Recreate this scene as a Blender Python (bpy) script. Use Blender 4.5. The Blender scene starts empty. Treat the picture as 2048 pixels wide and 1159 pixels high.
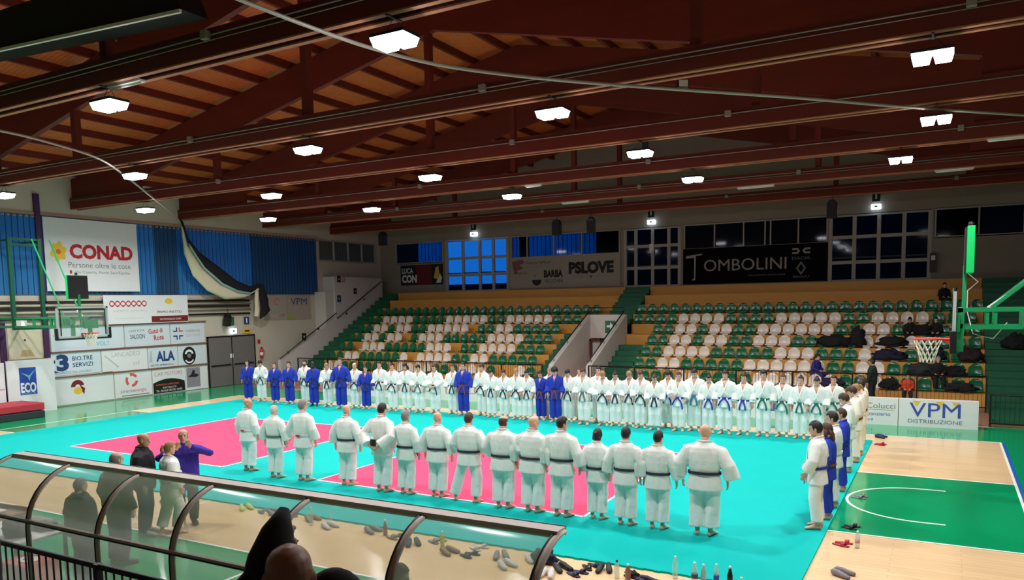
import bpy, bmesh, math, random
import numpy as np
from mathutils import Vector, Matrix, noise
random.seed(7)
PI = math.pi
sc = bpy.context.scene
C = sc.collection

# ---------------------------------------------------------------- camera, world, exposure
F, CX, CY, CZ, YAW, PIT, ROLL, PPY = 1546.8864, 26.7, -8.3177, 3.8494, 0.5114, -0.0921, -0.0179, 745.7862
fw = Vector((-math.sin(YAW)*math.cos(PIT), math.cos(YAW)*math.cos(PIT), math.sin(PIT)))
rt = Vector((math.cos(YAW), math.sin(YAW), 0)); up = rt.cross(fw)
r2 = math.cos(ROLL)*rt + math.sin(ROLL)*up; u2 = -math.sin(ROLL)*rt + math.cos(ROLL)*up
cam = bpy.data.cameras.new('camera'); camo = bpy.data.objects.new('camera', cam); C.objects.link(camo)
mw = Matrix((r2, u2, -fw)).transposed().to_4x4(); mw.translation = (CX, CY, CZ); camo.matrix_world = mw
cam.sensor_width = 36; cam.sensor_fit = 'HORIZONTAL'; cam.lens = F*36/2048
cam.shift_y = (PPY-579.5)/2048; cam.clip_start = 0.05; cam.clip_end = 300
sc.camera = camo
w = bpy.data.worlds.new('dusk'); sc.world = w; w.use_nodes = True
bg = w.node_tree.nodes['Background']; bg.inputs[0].default_value = (0.01, 0.20, 0.80, 1); bg.inputs[1].default_value = 0.95
sc.view_settings.view_transform = 'Standard'; sc.view_settings.look = 'None'
sc.view_settings.gamma = 1; sc.view_settings.use_curve_mapping = False
sc.view_settings.exposure = 0.28
LAMP_W = 175.0

# ---------------------------------------------------------------- materials
MATS = {}
def s2l(c): return tuple(((v/255)/12.92 if v/255 <= .04045 else ((v/255+.055)/1.055)**2.4) for v in c)
def mat(name, rgb, rough=.6, metal=0, spec=.5, var=0, scale=6, stretch=(1,1,1), bump=0, emit=None, es=0, trans=0):
    if name in MATS: return MATS[name]
    m = bpy.data.materials.new(name); m.use_nodes = True; nt = m.node_tree; N = nt.nodes; L = nt.links
    p = N['Principled BSDF']; col = s2l(rgb)
    p.inputs['Roughness'].default_value = rough; p.inputs['Metallic'].default_value = metal
    p.inputs['Specular IOR Level'].default_value = spec
    p.inputs['Transmission Weight'].default_value = trans
    tc = N.new('ShaderNodeTexCoord'); mp = N.new('ShaderNodeMapping'); mp.inputs['Scale'].default_value = stretch
    L.new(tc.outputs['Object'], mp.inputs[0])
    nz = N.new('ShaderNodeTexNoise'); nz.inputs['Scale'].default_value = scale; nz.inputs['Detail'].default_value = 4
    L.new(mp.outputs[0], nz.inputs[0])
    mx = N.new('ShaderNodeMix'); mx.data_type = 'RGBA'
    v = max(var, .03)
    mx.inputs[6].default_value = (*[c*(1-v) for c in col], 1); mx.inputs[7].default_value = (*[min(1, c*(1+v)) for c in col], 1)
    L.new(nz.outputs[0], mx.inputs[0]); L.new(mx.outputs[2], p.inputs['Base Color'])
    if bump:
        b = N.new('ShaderNodeBump'); b.inputs['Strength'].default_value = bump; b.inputs['Distance'].default_value = .02
        L.new(nz.outputs[0], b.inputs['Height']); L.new(b.outputs[0], p.inputs['Normal'])
    if emit:
        p.inputs['Emission Color'].default_value = (*s2l(emit), 1); p.inputs['Emission Strength'].default_value = es
    MATS[name] = m
    return m
def stripes(name, c1, c2, axis, period, rough=.6, duty=.12, scale=5, var=.15, translucent=0, bump=.3):
    """thin dark grooves across an axis (boards, corrugated blinds)"""
    m = mat(name, c1, rough, var=var, scale=scale); nt = m.node_tree; N = nt.nodes; L = nt.links; p = N['Principled BSDF']
    tc = N.new('ShaderNodeTexCoord'); sp = N.new('ShaderNodeSeparateXYZ'); L.new(tc.outputs['Object'], sp.inputs[0])
    dv = N.new('ShaderNodeMath'); dv.operation = 'DIVIDE'; L.new(sp.outputs[axis], dv.inputs[0]); dv.inputs[1].default_value = period
    fr = N.new('ShaderNodeMath'); fr.operation = 'FRACT'; L.new(dv.outputs[0], fr.inputs[0])
    lt = N.new('ShaderNodeMath'); lt.operation = 'LESS_THAN'; L.new(fr.outputs[0], lt.inputs[0]); lt.inputs[1].default_value = duty
    mx = N.new('ShaderNodeMix'); mx.data_type = 'RGBA'; L.new(lt.outputs[0], mx.inputs[0])
    src = p.inputs['Base Color'].links[0].from_socket
    L.new(src, mx.inputs[6]); mx.inputs[7].default_value = (*s2l(c2), 1); L.new(mx.outputs[2], p.inputs['Base Color'])
    if translucent:
        tr = N.new('ShaderNodeBsdfTranslucent'); L.new(mx.outputs[2], tr.inputs[0])
        ms = N.new('ShaderNodeMixShader'); ms.inputs[0].default_value = translucent
        L.new(p.outputs[0], ms.inputs[1]); L.new(tr.outputs[0], ms.inputs[2])
        L.new(ms.outputs[0], N['Material Output'].inputs[0])
    return m
def seethrough(name, tint, rgb, fac, rough=.05):
    m = mat(name, rgb, rough); nt = m.node_tree; N = nt.nodes; L = nt.links
    t = N.new('ShaderNodeBsdfTransparent'); t.inputs[0].default_value = (*tint, 1)
    ms = N.new('ShaderNodeMixShader'); ms.inputs[0].default_value = fac
    L.new(t.outputs[0], ms.inputs[1]); L.new(N['Principled BSDF'].outputs[0], ms.inputs[2]); L.new(ms.outputs[0], N['Material Output'].inputs[0])
    return m

M_TURQ = mat('mat_turquoise', (0,180,174), .8, spec=.12, var=.05, scale=1.2)
M_PINK = mat('mat_pink', (236,76,114), .8, spec=.12, var=.05, scale=1.2)
M_WHITE = mat('white_paint', (236,236,232), .5)
M_LINE = mat('court_line_paint', (244,246,240), .35)
M_GREENF = mat('court_green_paint', (6,154,97), .13, var=.06, scale=2)
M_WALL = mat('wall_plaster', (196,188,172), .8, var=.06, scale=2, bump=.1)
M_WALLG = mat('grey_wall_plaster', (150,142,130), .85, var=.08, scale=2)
M_WSTAIR = mat('stair_wall_paint', (206,198,192), .7, var=.05)
M_BEAM = mat('dark_red_timber', (104,36,24), .6, spec=.3, var=.25, scale=3, stretch=(.2,1,1))
M_BEAMU = mat('lit_underside_timber', (176,112,80), .6, var=.2)  # beam timber with the lamp light from below put into its colour
M_STEELD = mat('dark_steel', (28,26,28), .5, .3)
M_ALU = mat('aluminium', (206,194,182), .5, .0, var=.1)
M_PIPE = mat('grey_conduit', (150,142,132), .8, spec=.1)
M_TIER = mat('yellow_timber', (206,148,66), .6, var=.15, scale=3, stretch=(.3,1,1))
M_STEP = mat('green_step_paint', (20,92,62), .6, var=.2, scale=4)
M_SEATG = mat('green_plastic', (4,94,56), .22, spec=.6)
M_SEATW = mat('ivory_plastic', (222,210,196), .25, spec=.6)
M_HOOPG = mat('green_steel', (26,150,92), .4, .1)
M_HOOPD = mat('deep_green_steel', (16,84,58), .45, .2)
M_BLACK = mat('black_cloth', (18,17,21), .9, bump=.2)
M_BLACKP = mat('black_plastic', (14,14,16), .45)
M_RED = mat('red_paint', (215,34,30), .4)
M_GI = mat('white_cotton_weave', (232,236,232), .85, var=.05, scale=30, bump=.25)
M_GIB = mat('blue_cotton_weave', (24,52,170), .85, var=.12, scale=30, bump=.25)
M_GICREAM = mat('cream_cotton_weave', (236,230,214), .85, var=.05, scale=30, bump=.25)
M_SKIN = mat('skin', (214,166,142), .55, var=.05)
M_SKINT = mat('tanned_skin', (198,144,114), .55, var=.05)
M_SKIND = mat('brown_skin', (70,44,34), .5, var=.05)
M_EYE = mat('eye_dark', (40,26,22), .3)
M_LIP = mat('lip', (168,84,76), .5)
HAIRC = {'black': mat('black_hair', (16,13,14), .5, bump=.4, scale=60), 'brown': mat('brown_hair', (66,40,28), .55, bump=.4, scale=60),
         'grey': mat('grey_hair', (128,124,126), .6, bump=.4, scale=60), 'blond': mat('blond_hair', (156,116,70), .55, bump=.4, scale=60),
         'white': mat('white_hair', (200,196,192), .6, bump=.4, scale=60)}
BELTC = {'black': mat('black_belt', (38,42,62), .8), 'brown': mat('brown_belt', (120,62,44), .8), 'blue': mat('blue_belt', (26,52,160), .8),
         'green': mat('green_belt', (0,104,92), .8), 'teal': mat('faded_blue_belt', (70,120,150), .8), 'redwhite': mat('red_white_belt', (196,40,60), .8),
         'white': mat('white_belt', (225,225,222), .8), 'grey': mat('grey_belt', (92,104,104), .8)}
M_PLEXI = seethrough('hazy_plexiglass', (.86,.88,.86), (214,210,204), .5, .15)
_nt = M_PLEXI.node_tree; _ms = [q for q in _nt.nodes if q.type == 'MIX_SHADER'][0]; _tl = _nt.nodes.new('ShaderNodeBsdfTranslucent'); _tl.inputs[0].default_value = (.72,.70,.66,1)
_m2 = _nt.nodes.new('ShaderNodeMixShader'); _m2.inputs[0].default_value = .5; _nt.links.new(_nt.nodes['Principled BSDF'].outputs[0], _m2.inputs[1]); _nt.links.new(_tl.outputs[0], _m2.inputs[2]); _nt.links.new(_m2.outputs[0], _ms.inputs[2])
M_GLASS = seethrough('clear_glass', (.94,.97,.96), (200,215,210), .10, .03)
M_GLASSD = seethrough('door_glass', (.85,.9,.95), (10,12,22), .2, .05)
M_LAMP = mat('lamp_panel', (255,255,255), .5, emit=(250,248,255), es=26)

# ---------------------------------------------------------------- mesh helpers
class MB:
    def __init__(s): s.v = []; s.f = []
    def add(s, v, f):
        o = len(s.v); s.v += [tuple(p) for p in v]; s.f += [tuple(i+o for i in q) for q in f]; return s
    def box(s, x0, x1, y0, y1, z0, z1, M=None):
        v = [Vector((x, y, z)) for x in (x0, x1) for y in (y0, y1) for z in (z0, z1)]
        if M: v = [M @ p for p in v]
        return s.add(v, [(0,1,3,2), (4,6,7,5), (0,4,5,1), (2,3,7,6), (0,2,6,4), (1,5,7,3)])
    def bar(s, a, b, wx, wz, side=None):
        a = Vector(a); b = Vector(b); t = (b-a).normalized()
        sd = Vector(side) if side else (Vector((0,0,1)).cross(t) if abs(t.z) < .95 else Vector((1,0,0)))
        sd = (sd - t*sd.dot(t)).normalized(); n = t.cross(sd)
        v = [p + sd*i*wx/2 + n*j*wz/2 for p in (a, b) for i, j in ((-1,-1), (1,-1), (1,1), (-1,1))]
        return s.add(v, [(3,2,1,0), (4,5,6,7), (0,1,5,4), (1,2,6,5), (2,3,7,6), (3,0,4,7)])
    def loft(s, path, rad, n=12, side=(1,0,0), cap=True, closed=False):
        P = [Vector(p) for p in path]; rings = []; m = len(P)
        rad = [(r, r) if not isinstance(r, (tuple, list)) else r for r in (rad if isinstance(rad, list) else [rad]*m)]
        o = len(s.v)
        for i, p in enumerate(P):
            if closed: t = (P[(i+1) % m]-P[i-1]).normalized()
            else: t = (P[min(i+1, m-1)]-P[max(i-1, 0)]).normalized()
            sd = Vector(side); sd = sd - t*sd.dot(t)
            if sd.length < .05: sd = Vector((0,1,0)) - t*t.y
            sd.normalize(); b = t.cross(sd)
            for k in range(n):
                a = 2*PI*k/n; s.v.append(tuple(p + sd*rad[i][0]*math.cos(a) + b*rad[i][1]*math.sin(a)))
        for i in range(m if closed else m-1):
            for k in range(n):
                a = o+i*n+k; b_ = o+i*n+(k+1) % n; j = ((i+1) % m)
                s.f.append((a, b_, o+j*n+(k+1) % n, o+j*n+k))
        if cap and not closed:
            s.f.append(tuple(o+k for k in range(n))[::-1]); s.f.append(tuple(o+(m-1)*n+k for k in range(n)))
        return s
    def ell(s, c, r, n=14, m=8, M=None):
        o = len(s.v); v = []
        for i in range(m+1):
            th = PI*i/m
            for k in range(n):
                a = 2*PI*k/n; p = Vector((c[0]+r[0]*math.sin(th)*math.cos(a), c[1]+r[1]*math.sin(th)*math.sin(a), c[2]-r[2]*math.cos(th)))
                v.append(M @ p if M else p)
        f = [(i*n+k, i*n+(k+1) % n, (i+1)*n+(k+1) % n, (i+1)*n+k) for i in range(m) for k in range(n)]
        return s.add(v, f)
    def prism(s, poly, axis, a, b):
        """poly in the two other axes, extruded along axis from a to b"""
        def P(u, v, h):
            q = [u, v]; q.insert(axis, h); return tuple(q)
        n = len(poly); v = [P(u, w_, a) for u, w_ in poly]+[P(u, w_, b) for u, w_ in poly]
        return s.add(v, [tuple(range(n))[::-1], tuple(range(n, 2*n))]+[(i, (i+1) % n, n+(i+1) % n, n+i) for i in range(n)])
    def mesh(s, name, weld=True):
        me = bpy.data.meshes.new(name); me.from_pydata(s.v, [], s.f)
        bm = bmesh.new(); bm.from_mesh(me)
        if weld: bmesh.ops.remove_doubles(bm, verts=bm.verts, dist=1e-5)
        bmesh.ops.recalc_face_normals(bm, faces=bm.faces); bm.to_mesh(me); bm.free(); return me
    def build(s, name, m, parent=None, smooth=False, bevel=0, loc=None):
        me = s.mesh(name); me.materials.append(m); return link(name, me, parent, smooth, bevel, loc)
def link(name, me, parent=None, smooth=False, bevel=0, loc=None):
    o = bpy.data.objects.new(name, me); C.objects.link(o)
    if parent: o.parent = parent
    if loc: o.location = loc
    if smooth: me.polygons.foreach_set('use_smooth', [True]*len(me.polygons))
    if bevel:
        b = o.modifiers.new('b', 'BEVEL'); b.width = bevel; b.segments = 2; b.limit_method = 'ANGLE'
    return o
def tag(o, label, cat, group=None, kind=None):
    if label: o['label'] = label
    if cat: o['category'] = cat
    if group: o['group'] = group
    if kind: o['kind'] = kind
    return o
def empty(name, loc=(0,0,0), rz=0, label=None, cat=None, group=None):
    o = bpy.data.objects.new(name, None); C.objects.link(o); o.location = loc; o.rotation_euler = (0,0,rz); o.empty_display_size = .1
    return tag(o, label, cat, group)
def struct(o, label=None): o['kind'] = 'structure'; return tag(o, label, None)
def copy_obj(o, parent=None):
    c = o.copy(); C.objects.link(c)
    if parent: c.parent = parent
    return c
def copy_tree(o, kids):
    c = copy_obj(o)
    for k in kids: copy_obj(k, c)
    return c
ORD = ['first','second','third','fourth','fifth','sixth','seventh','eighth','ninth','tenth','eleventh','twelfth','thirteenth','fourteenth','fifteenth','sixteenth','seventeenth','eighteenth','nineteenth','twentieth','twenty-first','twenty-second','twenty-third','twenty-fourth','twenty-fifth','twenty-sixth','twenty-seventh']

# ---------------------------------------------------------------- lettering
def txt(root, s, x, y, h, m, width=None, z=.004, bold=0, ang=0, align='LEFT', shear=0):
    bold = 0 if 'M' in s else bold
    cu = bpy.data.curves.new('t', 'FONT'); cu.body = s; cu.size = 1; cu.offset = bold; cu.extrude = .0; cu.shear = shear; cu.resolution_u = 3
    t = bpy.data.objects.new('t', cu); me = bpy.data.meshes.new_from_object(t); bpy.data.objects.remove(t)
    n = len(me.vertices)
    if n == 0: return
    co = np.zeros(n*3); me.vertices.foreach_get('co', co); co = co.reshape(-1, 3)
    x0, x1 = co[:, 0].min(), co[:, 0].max(); y0, y1 = 0, .70
    co[:, 0] -= x0; k = h/(y1-y0); kx = width/(x1-x0) if width else k
    co[:, 0] *= kx; co[:, 1] *= k
    if align == 'CENTER': co[:, 0] -= (x1-x0)*kx/2
    c, s_ = math.cos(ang), math.sin(ang)
    q = co.copy(); q[:, 0] = c*co[:, 0]-s_*co[:, 1]+x; q[:, 1] = s_*co[:, 0]+c*co[:, 1]+y; q[:, 2] = z
    me.vertices.foreach_set('co', q.ravel()); me.materials.append(m)
    return link('lettering', me, root)
def banner(name, label, org, U, w_, h_, m, N=None, cat='banner', thick=.02, group=None):
    """board whose local x runs along U, local y is up"""
    U = Vector(U).normalized(); V = Vector((0,0,1)); Nn = U.cross(V)
    b = MB().box(0, w_, 0, h_, -thick, 0); o = b.build(name, m)
    M_ = Matrix((U, V, Nn)).transposed().to_4x4(); M_.translation = org; o.matrix_world = M_
    tag(o, label, cat, group); return o
def patch(root, name, poly, m, z=.003):
    b = MB(); n = len(poly); b.add([(x, y, z) for x, y in poly], [tuple(range(n))]); me = bpy.data.meshes.new(name); me.from_pydata(b.v, [], b.f); me.materials.append(m)
    return link(name, me, root)
def circ(cx, cy, rx, ry=None, n=24, a0=0, a1=2*PI): 
    ry = ry or rx; return [(cx+rx*math.cos(a0+(a1-a0)*i/n), cy+ry*math.sin(a0+(a1-a0)*i/n)) for i in range(n if a1-a0 > 6.28 else n+1)]
def arcband(cx, cy, r0, r1, a0, a1, n=16):
    return circ(cx, cy, r1, n=n, a0=a0, a1=a1)+circ(cx, cy, r0, n=n, a0=a0, a1=a1)[::-1]
I_RED = mat('print_red', (190,20,40), .6); I_DARK = mat('print_dark', (34,30,34), .6); I_NAVY = mat('print_navy', (24,58,120), .6)
I_BLUE = mat('print_blue', (20,70,170), .6); I_GREY = mat('print_grey', (130,128,128), .6); I_LG = mat('print_pale_grey', (188,188,190), .6)
I_YEL = mat('print_yellow', (232,190,50), .6); I_ORG = mat('print_orange', (226,104,50), .6); I_CYAN = mat('print_cyan', (120,190,200), .6)
I_WHITE = mat('print_white', (235,235,235), .6); I_MAROON = mat('print_maroon', (112,20,34), .6); I_BLACK = mat('print_black', (14,13,17), .6)
I_PINKB = mat('print_rose', (190,130,140), .6); I_GRN = mat('sign_green', (0,110,70), .5); I_CORAL = mat('print_coral', (214,90,84), .6)
M_BAN = mat('banner_vinyl', (224,226,228), .45, var=.02); M_BANB = mat('banner_vinyl_bluish', (206,218,226), .45, var=.02)
M_DIMBAN = mat('banner_vinyl_warm', (170,160,148), .6, var=.04)

# ---------------------------------------------------------------- floor
def floor_material():
    m = mat('parquet', (240,206,160), .2, var=.06, scale=3, stretch=(.25,3,1)); nt = m.node_tree; N = nt.nodes; L = nt.links; p = N['Principled BSDF']
    tc = N.new('ShaderNodeTexCoord'); br = N.new('ShaderNodeTexBrick'); L.new(tc.outputs['Object'], br.inputs[0])
    br.inputs['Color1'].default_value = (1,1,1,1); br.inputs['Color2'].default_value = (.93,.92,.9,1); br.inputs['Mortar'].default_value = (.72,.66,.6,1)
    br.inputs['Scale'].default_value = 1; br.inputs['Mortar Size'].default_value = .003; br.inputs['Brick Width'].default_value = 1.8; br.inputs['Row Height'].default_value = .13
    mx = N.new('ShaderNodeMix'); mx.data_type = 'RGBA'; mx.blend_type = 'MULTIPLY'; mx.inputs[0].default_value = 1
    L.new(p.inputs['Base Color'].links[0].from_socket, mx.inputs[6]); L.new(br.outputs[0], mx.inputs[7]); L.new(mx.outputs[2], p.inputs['Base Color'])
    return m
XR = 31.4
struct(MB().box(-4.3, XR+.3, -12.3, 30.3, -.2, 0).build('floor', floor_material()), 'beige parquet sports floor')
g = MB()
def flat(x0, x1, y0, y1, z=.004): return MB().box(x0, x1, y0, y1, 0, z)
def green_area(x0, x1, y0, y1): o = flat(x0, x1, y0, y1, .003).build('trim_1', M_GREENF); return struct(o, 'green painted surround of the court')
green_area(-4, 0, -12, 30); green_area(28, XR, -12, 30); green_area(0, 28, -12, 0); green_area(0, 28, 15, 17.6); green_area(0, 5.8, 5.05, 9.95); green_area(22.2, 28, 5.05, 9.95)
ln = MB()
for a in [(0,28,-.05,0), (0,28,15,15.05), (-.05,0,-.05,15.05), (28,28.05,-.05,15.05), (0,5.8,5.05,5.1), (0,5.8,9.9,9.95), (22.2,28,5.05,5.1), (22.2,28,9.9,9.95), (17.9,17.95,-1.6,0), (13.98,14.02,0,15)]:
    ln.box(*a, 0, .006)
for cx, s in ((26.425, -1), (1.575, 1)):
    pts = [(cx-s*.375, 7.5-1.275), (cx, 7.5-1.275)]+[(cx+s*1.275*math.sin(a), 7.5-1.275*math.cos(a)) for a in [PI*i/24 for i in range(1, 24)]]+[(cx, 7.5+1.275), (cx-s*.375, 7.5+1.275)]
    for a, b in zip(pts, pts[1:]): ln.bar((*a, .005), (*b, .005), .05, .003, side=(b[1]-a[1], a[0]-b[0], 0))
struct(ln.build('trim_2', M_LINE), 'white painted court lines')
bl = MB().box(28.06, 28.12, 0, 15, 0, .0045).build('trim_3', mat('blue_line', (30,90,190), .4)); struct(bl, 'thin blue line outside the court end line')
# tatami
X0, X1, Y0, Y1 = 1.25, 25.1, 1.95, 14.0
tm = empty('tatami_area', (X0, Y0, 0), 0, 'turquoise tatami competition floor with two pink squares', 'mat')
gx = MB().box(0, X1-X0, 0, Y1-Y0, 0, .03)
M_MATT = M_TURQ
gx.build('mat_border', M_TURQ, tm)
# dovetail edges of the puzzle mats
te = MB()
n = 96
for i in range(n):
    x = (X1-X0)*(i+.5)/n; te.box(x-.05, x+.05, -.018, 0, 0, .0295)
te.build('mat_teeth', M_TURQ, tm)
def square(pts, nm):
    b = MB().prism([(x-X0, y-Y0) for x, y in pts], 2, .03, .034); b.build('mat_square', M_PINK, tm)
    r = MB(); c = [Vector((x-X0, y-Y0, .034)) for x, y in pts]
    for a, d in zip(c, c[1:]+c[:1]): r.bar(a, d, .055, .006, side=(d-a).cross(Vector((0,0,1))))
    r.build('mat_square_edge', M_WHITE, tm)
square([(5.35,4.32), (11.65,4.2), (11.65,10.25), (5.4,10.15)], 'l')
square([(14.78,4.12), (21.2,4.0), (21.05,10.22), (14.8,10.3)], 'r')

# ---------------------------------------------------------------- walls
def wbox(name, m, *bs, label=None):
    b = MB()
    for q in bs: b.box(*q)
    return struct(b.build(name, m), label)
XL = -4.0
def top_at(x): return 12.55-abs(x-13.7)*.2
wbox('wall_left', M_WALL, (XL-.25, XL, -12, 30.2, 0, 4.42), (XL-.25, XL, -12, 4.0, 4.42, 9.3), (XL-.25, XL, 4, 30.2, 7.5, 9.4), (XL-.25, XL, 24.3, 30.2, 4.42, 6.33), (XL-.25, XL, 24.3, 24.6, 6.33, 7.5), (XL-.25, XL, 29.5, 30.2, 6.33, 7.5), label='left end wall in cream plaster')
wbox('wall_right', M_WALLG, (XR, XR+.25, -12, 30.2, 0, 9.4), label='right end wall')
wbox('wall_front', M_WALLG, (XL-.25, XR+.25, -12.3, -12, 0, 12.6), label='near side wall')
DOORS = [(.83, 5.1), (12.0, 15.0), (21.95, 26.05)]
bw = MB().prism([(XL-.25, 7.5), (XR+.25, 7.5), (XR+.25, top_at(XR+.25)+.22), (13.7, 12.77), (XL-.25, top_at(XL-.25)+.22)], 1, 30, 30.25)
xs = XL-.25
for a, b_ in DOORS+[(XR+.25, XR+.25)]:
    bw.box(xs, a, 30, 30.25, 0, 6.28)
    if a < XR: bw.box(a, b_, 30, 30.25, 0, 4.5)
    xs = b_
bw.box(XL-.25, -2.85, 30, 30.25, 6.28, 7.5); bw.box(.65, .83, 30, 30.25, 6.28, 7.5); bw.box(5.1, 5.3, 30, 30.25, 6.28, 7.5); bw.box(11.8, 12, 30, 30.25, 6.28, 7.5)
bw.box(15.0, 15.15, 30, 30.25, 6.28, 7.5); bw.box(21.85, 21.95, 30, 30.25, 6.28, 7.5); bw.box(26.05, 26.15, 30, 30.25, 6.28, 7.5)
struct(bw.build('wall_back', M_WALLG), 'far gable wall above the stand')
# ceiling deck + purlins
M_DECK = stripes('orange_roof_boards', (196,98,40), (70,34,16), 1, .14, .7, .07, 4, .25)
ck = MB()
for x0, x1 in ((XL-.25, 13.7), (13.7, XR+.25)):
    z0, z1 = top_at(x0)+.22, top_at(x1)+.22
    ck.add([(x0,-12.2,z0), (x1,-12.2,z1), (x1,30.2,z1), (x0,30.2,z0), (x0,-12.2,z0+.2), (x1,-12.2,z1+.2), (x1,30.2,z1+.2), (x0,30.2,z0+.2)], [(0,3,2,1), (4,5,6,7), (0,1,5,4), (1,2,6,5), (2,3,7,6), (3,0,4,7)])
ceil = struct(ck.build('ceiling', M_DECK), 'orange timber roof deck')
for i in range(28):
    x = -3.6+i*1.29; 
    if abs(x-13.7) < .3: x += .3
    MB().box(x-.06, x+.06, -12, 30, top_at(x), top_at(x)+.24).build('purlin', M_BEAM, ceil)

# ---------------------------------------------------------------- roof trusses
def truss(Y, idx, label):
    t = empty('roof_truss', (13.7, Y, 7.85), 0, label, 'roof truss', 'timber roof trusses')
    def L(x, z): return (x-13.7, z-7.85)
    def zl(x): d = abs(x-13.7); return min(11.55, 12.0-.25*max(d-.2, 0)+.0)
    for s in (-1, 1):                                                # twin bottom members with a gap
        MB().box(XL-13.7, XR-13.7, s*.13-.055, s*.13+.055, 0, .42).build('bottom_chord', M_BEAM, t)
        MB().box(XL-13.7, XR-13.7, s*.13-.05, s*.13+.05, -.025, -.001).build('chord_lit_underside', M_BEAMU, t)  # thin paler strip paints the lamp-lit underside of the chord
    for a, e in ((XL, 13.7), (XR, 13.7)):
        hx = a+(4.2 if a < e else -4.2)
        poly = [L(a, 7.86), L(hx, 8.27), L(hx, zl(hx)), L(e, 11.6), L(e, 12.55-.0), L(a, top_at(a))]
        MB().prism(poly, 1, -.09, .09).build('rafter', M_BEAM, t)
    for x in (4.4, 13.45, 22.7):
        MB().box(x-13.7-.09, x-13.7+.09, -.1, .1, .42, zl(x)-7.85+.1).build('post', M_BEAM, t)
    MB().loft([(XL-13.7, -.21, .3), (XR-13.7, -.21, .3)], .014, 8).build('conduit', M_PIPE, t, True)
    for x in ((9.6, 18.4, 26.9) if idx % 2 else (4.7, 16.3, 22.1)):
        MB().box(x-13.7-.07, x-13.7+.07, -.3, -.19, .23, .37).build('junction_box', M_PIPE, t, bevel=.01)
    if idx in (0, 1, 4): MB().loft([(XL-13.7, -.21, .22), (XR-13.7, -.21, .22)], .008, 8).build('cable', M_PIPE, t, True)
    return t
names = ['nearest timber roof truss above the shelter','second timber roof truss, over the near edge of the mats','third timber roof truss, over the middle of the mats','fourth timber roof truss, over the far row of athletes','fifth timber roof truss, in front of the seats','last timber roof truss, above the stand near the far wall']
for i, Y in enumerate((.7, 5.7, 10.7, 15.7, 20.7, 25.7)): truss(Y, i, names[i])

# ---------------------------------------------------------------- hall lamps
def make_lamp():
    root = empty('hall_lamp')
    MB().box(-.3, .3, -.2, .2, .05, .1).build('housing', M_BLACKP, root, bevel=.01)
    p = []
    for s in (-1, 1):
        b = MB(); x0, x1 = (.015, .29) if s > 0 else (-.29, -.015)
        b.add([(x0,-.19,.05), (x1,-.19,.05), (x1,.19,.05), (x0,.19,.05), (x0+.03,-.15,-.07), (x1-.03,-.15,-.07), (x1-.03,.15,-.07), (x0+.03,.15,-.07)], [(0,1,2,3), (4,7,6,5), (0,4,5,1), (1,5,6,2), (2,6,7,3), (3,7,4,0)])
        b.build('light_panel', M_LAMP, root)
    MB().loft([(-.2,0,.1), (0,0,.33), (.2,0,.1)], .006, 6).box(-.02,.02,-.17,.17,.31,.335).build('hanger', M_STEELD, root)
    return root
lampL = bpy.data.lights.new('lamp_light', 'AREA'); lampL.shape = 'RECTANGLE'; lampL.size = .56; lampL.size_y = .34; lampL.energy = LAMP_W; lampL.color = (1, .985, .97); lampL.spread = math.radians(165)
lp0 = make_lamp(); kids0 = list(lp0.children)
rowname = ['nearest row','second row','third row','farthest row']; colname = ['leftmost','second from left','middle','second from right','rightmost']
first = True
for r_, Y in enumerate((.7, 5.7, 10.7, 15.7)):
    for c_, X in enumerate((.4, 6.95, 13.4, 19.85, 26.4)):
        o = lp0 if first else copy_tree(lp0, kids0); first = False
        if r_ == 3: X = (1.5, 7.1, 13.35, 19.75, 25.5)[c_]
        o.location = (X, Y, 7.5); o['group'] = 'hanging hall lamps'
        tag(o, 'lit white hall lamp under the roof, %s, %s' % (rowname[r_], colname[c_]), 'lamp')
        lo = bpy.data.objects.new('lamp_light', lampL); C.objects.link(lo); lo.parent = o; lo.location = (0,0,-.085)

# unlit tubes and small things on the trusses
for i, (x, y, l_, lab) in enumerate([(13.9,.7,.9,'unlit white fluorescent batten under the nearest truss'), (14.2,15.7,.6,'short white batten under the fourth truss near the hall middle'), (13.5,20.7,1.2,'white batten under the fifth truss left of middle'), (28.0,15.7,1.0,'white batten under the fourth truss at far right'), (26.8,20.7,1.1,'white batten under the fifth truss at far right'), (20.6,20.7,1.3,'white batten under the fifth truss right of middle')]):
    t = empty('fluorescent_batten', (x, y, 7.79), 0, lab, 'light fitting', 'unlit battens')
    MB().box(-l_/2, l_/2, -.07, .07, -.0, .035).build('housing', M_WHITE, t); MB().loft([(-l_/2+.03,0,-.02), (l_/2-.03,0,-.02)], .018, 8).build('tube', M_WHITE, t, True)
t = empty('floodlight', (21.0, 10.5, 9.0), .6, 'small black floodlight with pale glass on the third truss', 'floodlight')
MB().box(-.14,.14,-.06,.06,-.1,.1).build('housing', M_BLACKP, t, bevel=.01); MB().box(-.11,.11,-.07,-.06,-.08,.08).build('glass', mat('frosted_glass',(220,215,205),.3), t); MB().box(-.02,.02,-.02,.2,-.02,.02).build('bracket', M_STEELD, t)
def speaker(loc, lab, rz=0, tilt=0, s=1, nm='loudspeaker'):
    t = empty(nm, loc, rz, lab, 'loudspeaker', 'black hanging loudspeakers'); t.rotation_euler = (tilt, 0, rz)
    MB().prism([(-.2*s,-.36*s), (.2*s,-.36*s), (.2*s,.22*s), (.1*s,.36*s), (-.1*s,.36*s), (-.2*s,.22*s)], 1, -.15*s, .15*s).build('cabinet', M_BLACKP, t, bevel=.015)
    MB().box(-.17*s,.17*s,-.165*s,-.15*s,-.32*s,.2*s).build('grille', mat('speaker_grille',(30,26,28),.7), t)
    MB().loft([(0,0,.3*s), (0,.05,.6*s+.1)], .012, 6).build('bracket', M_STEELD, t)
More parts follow.
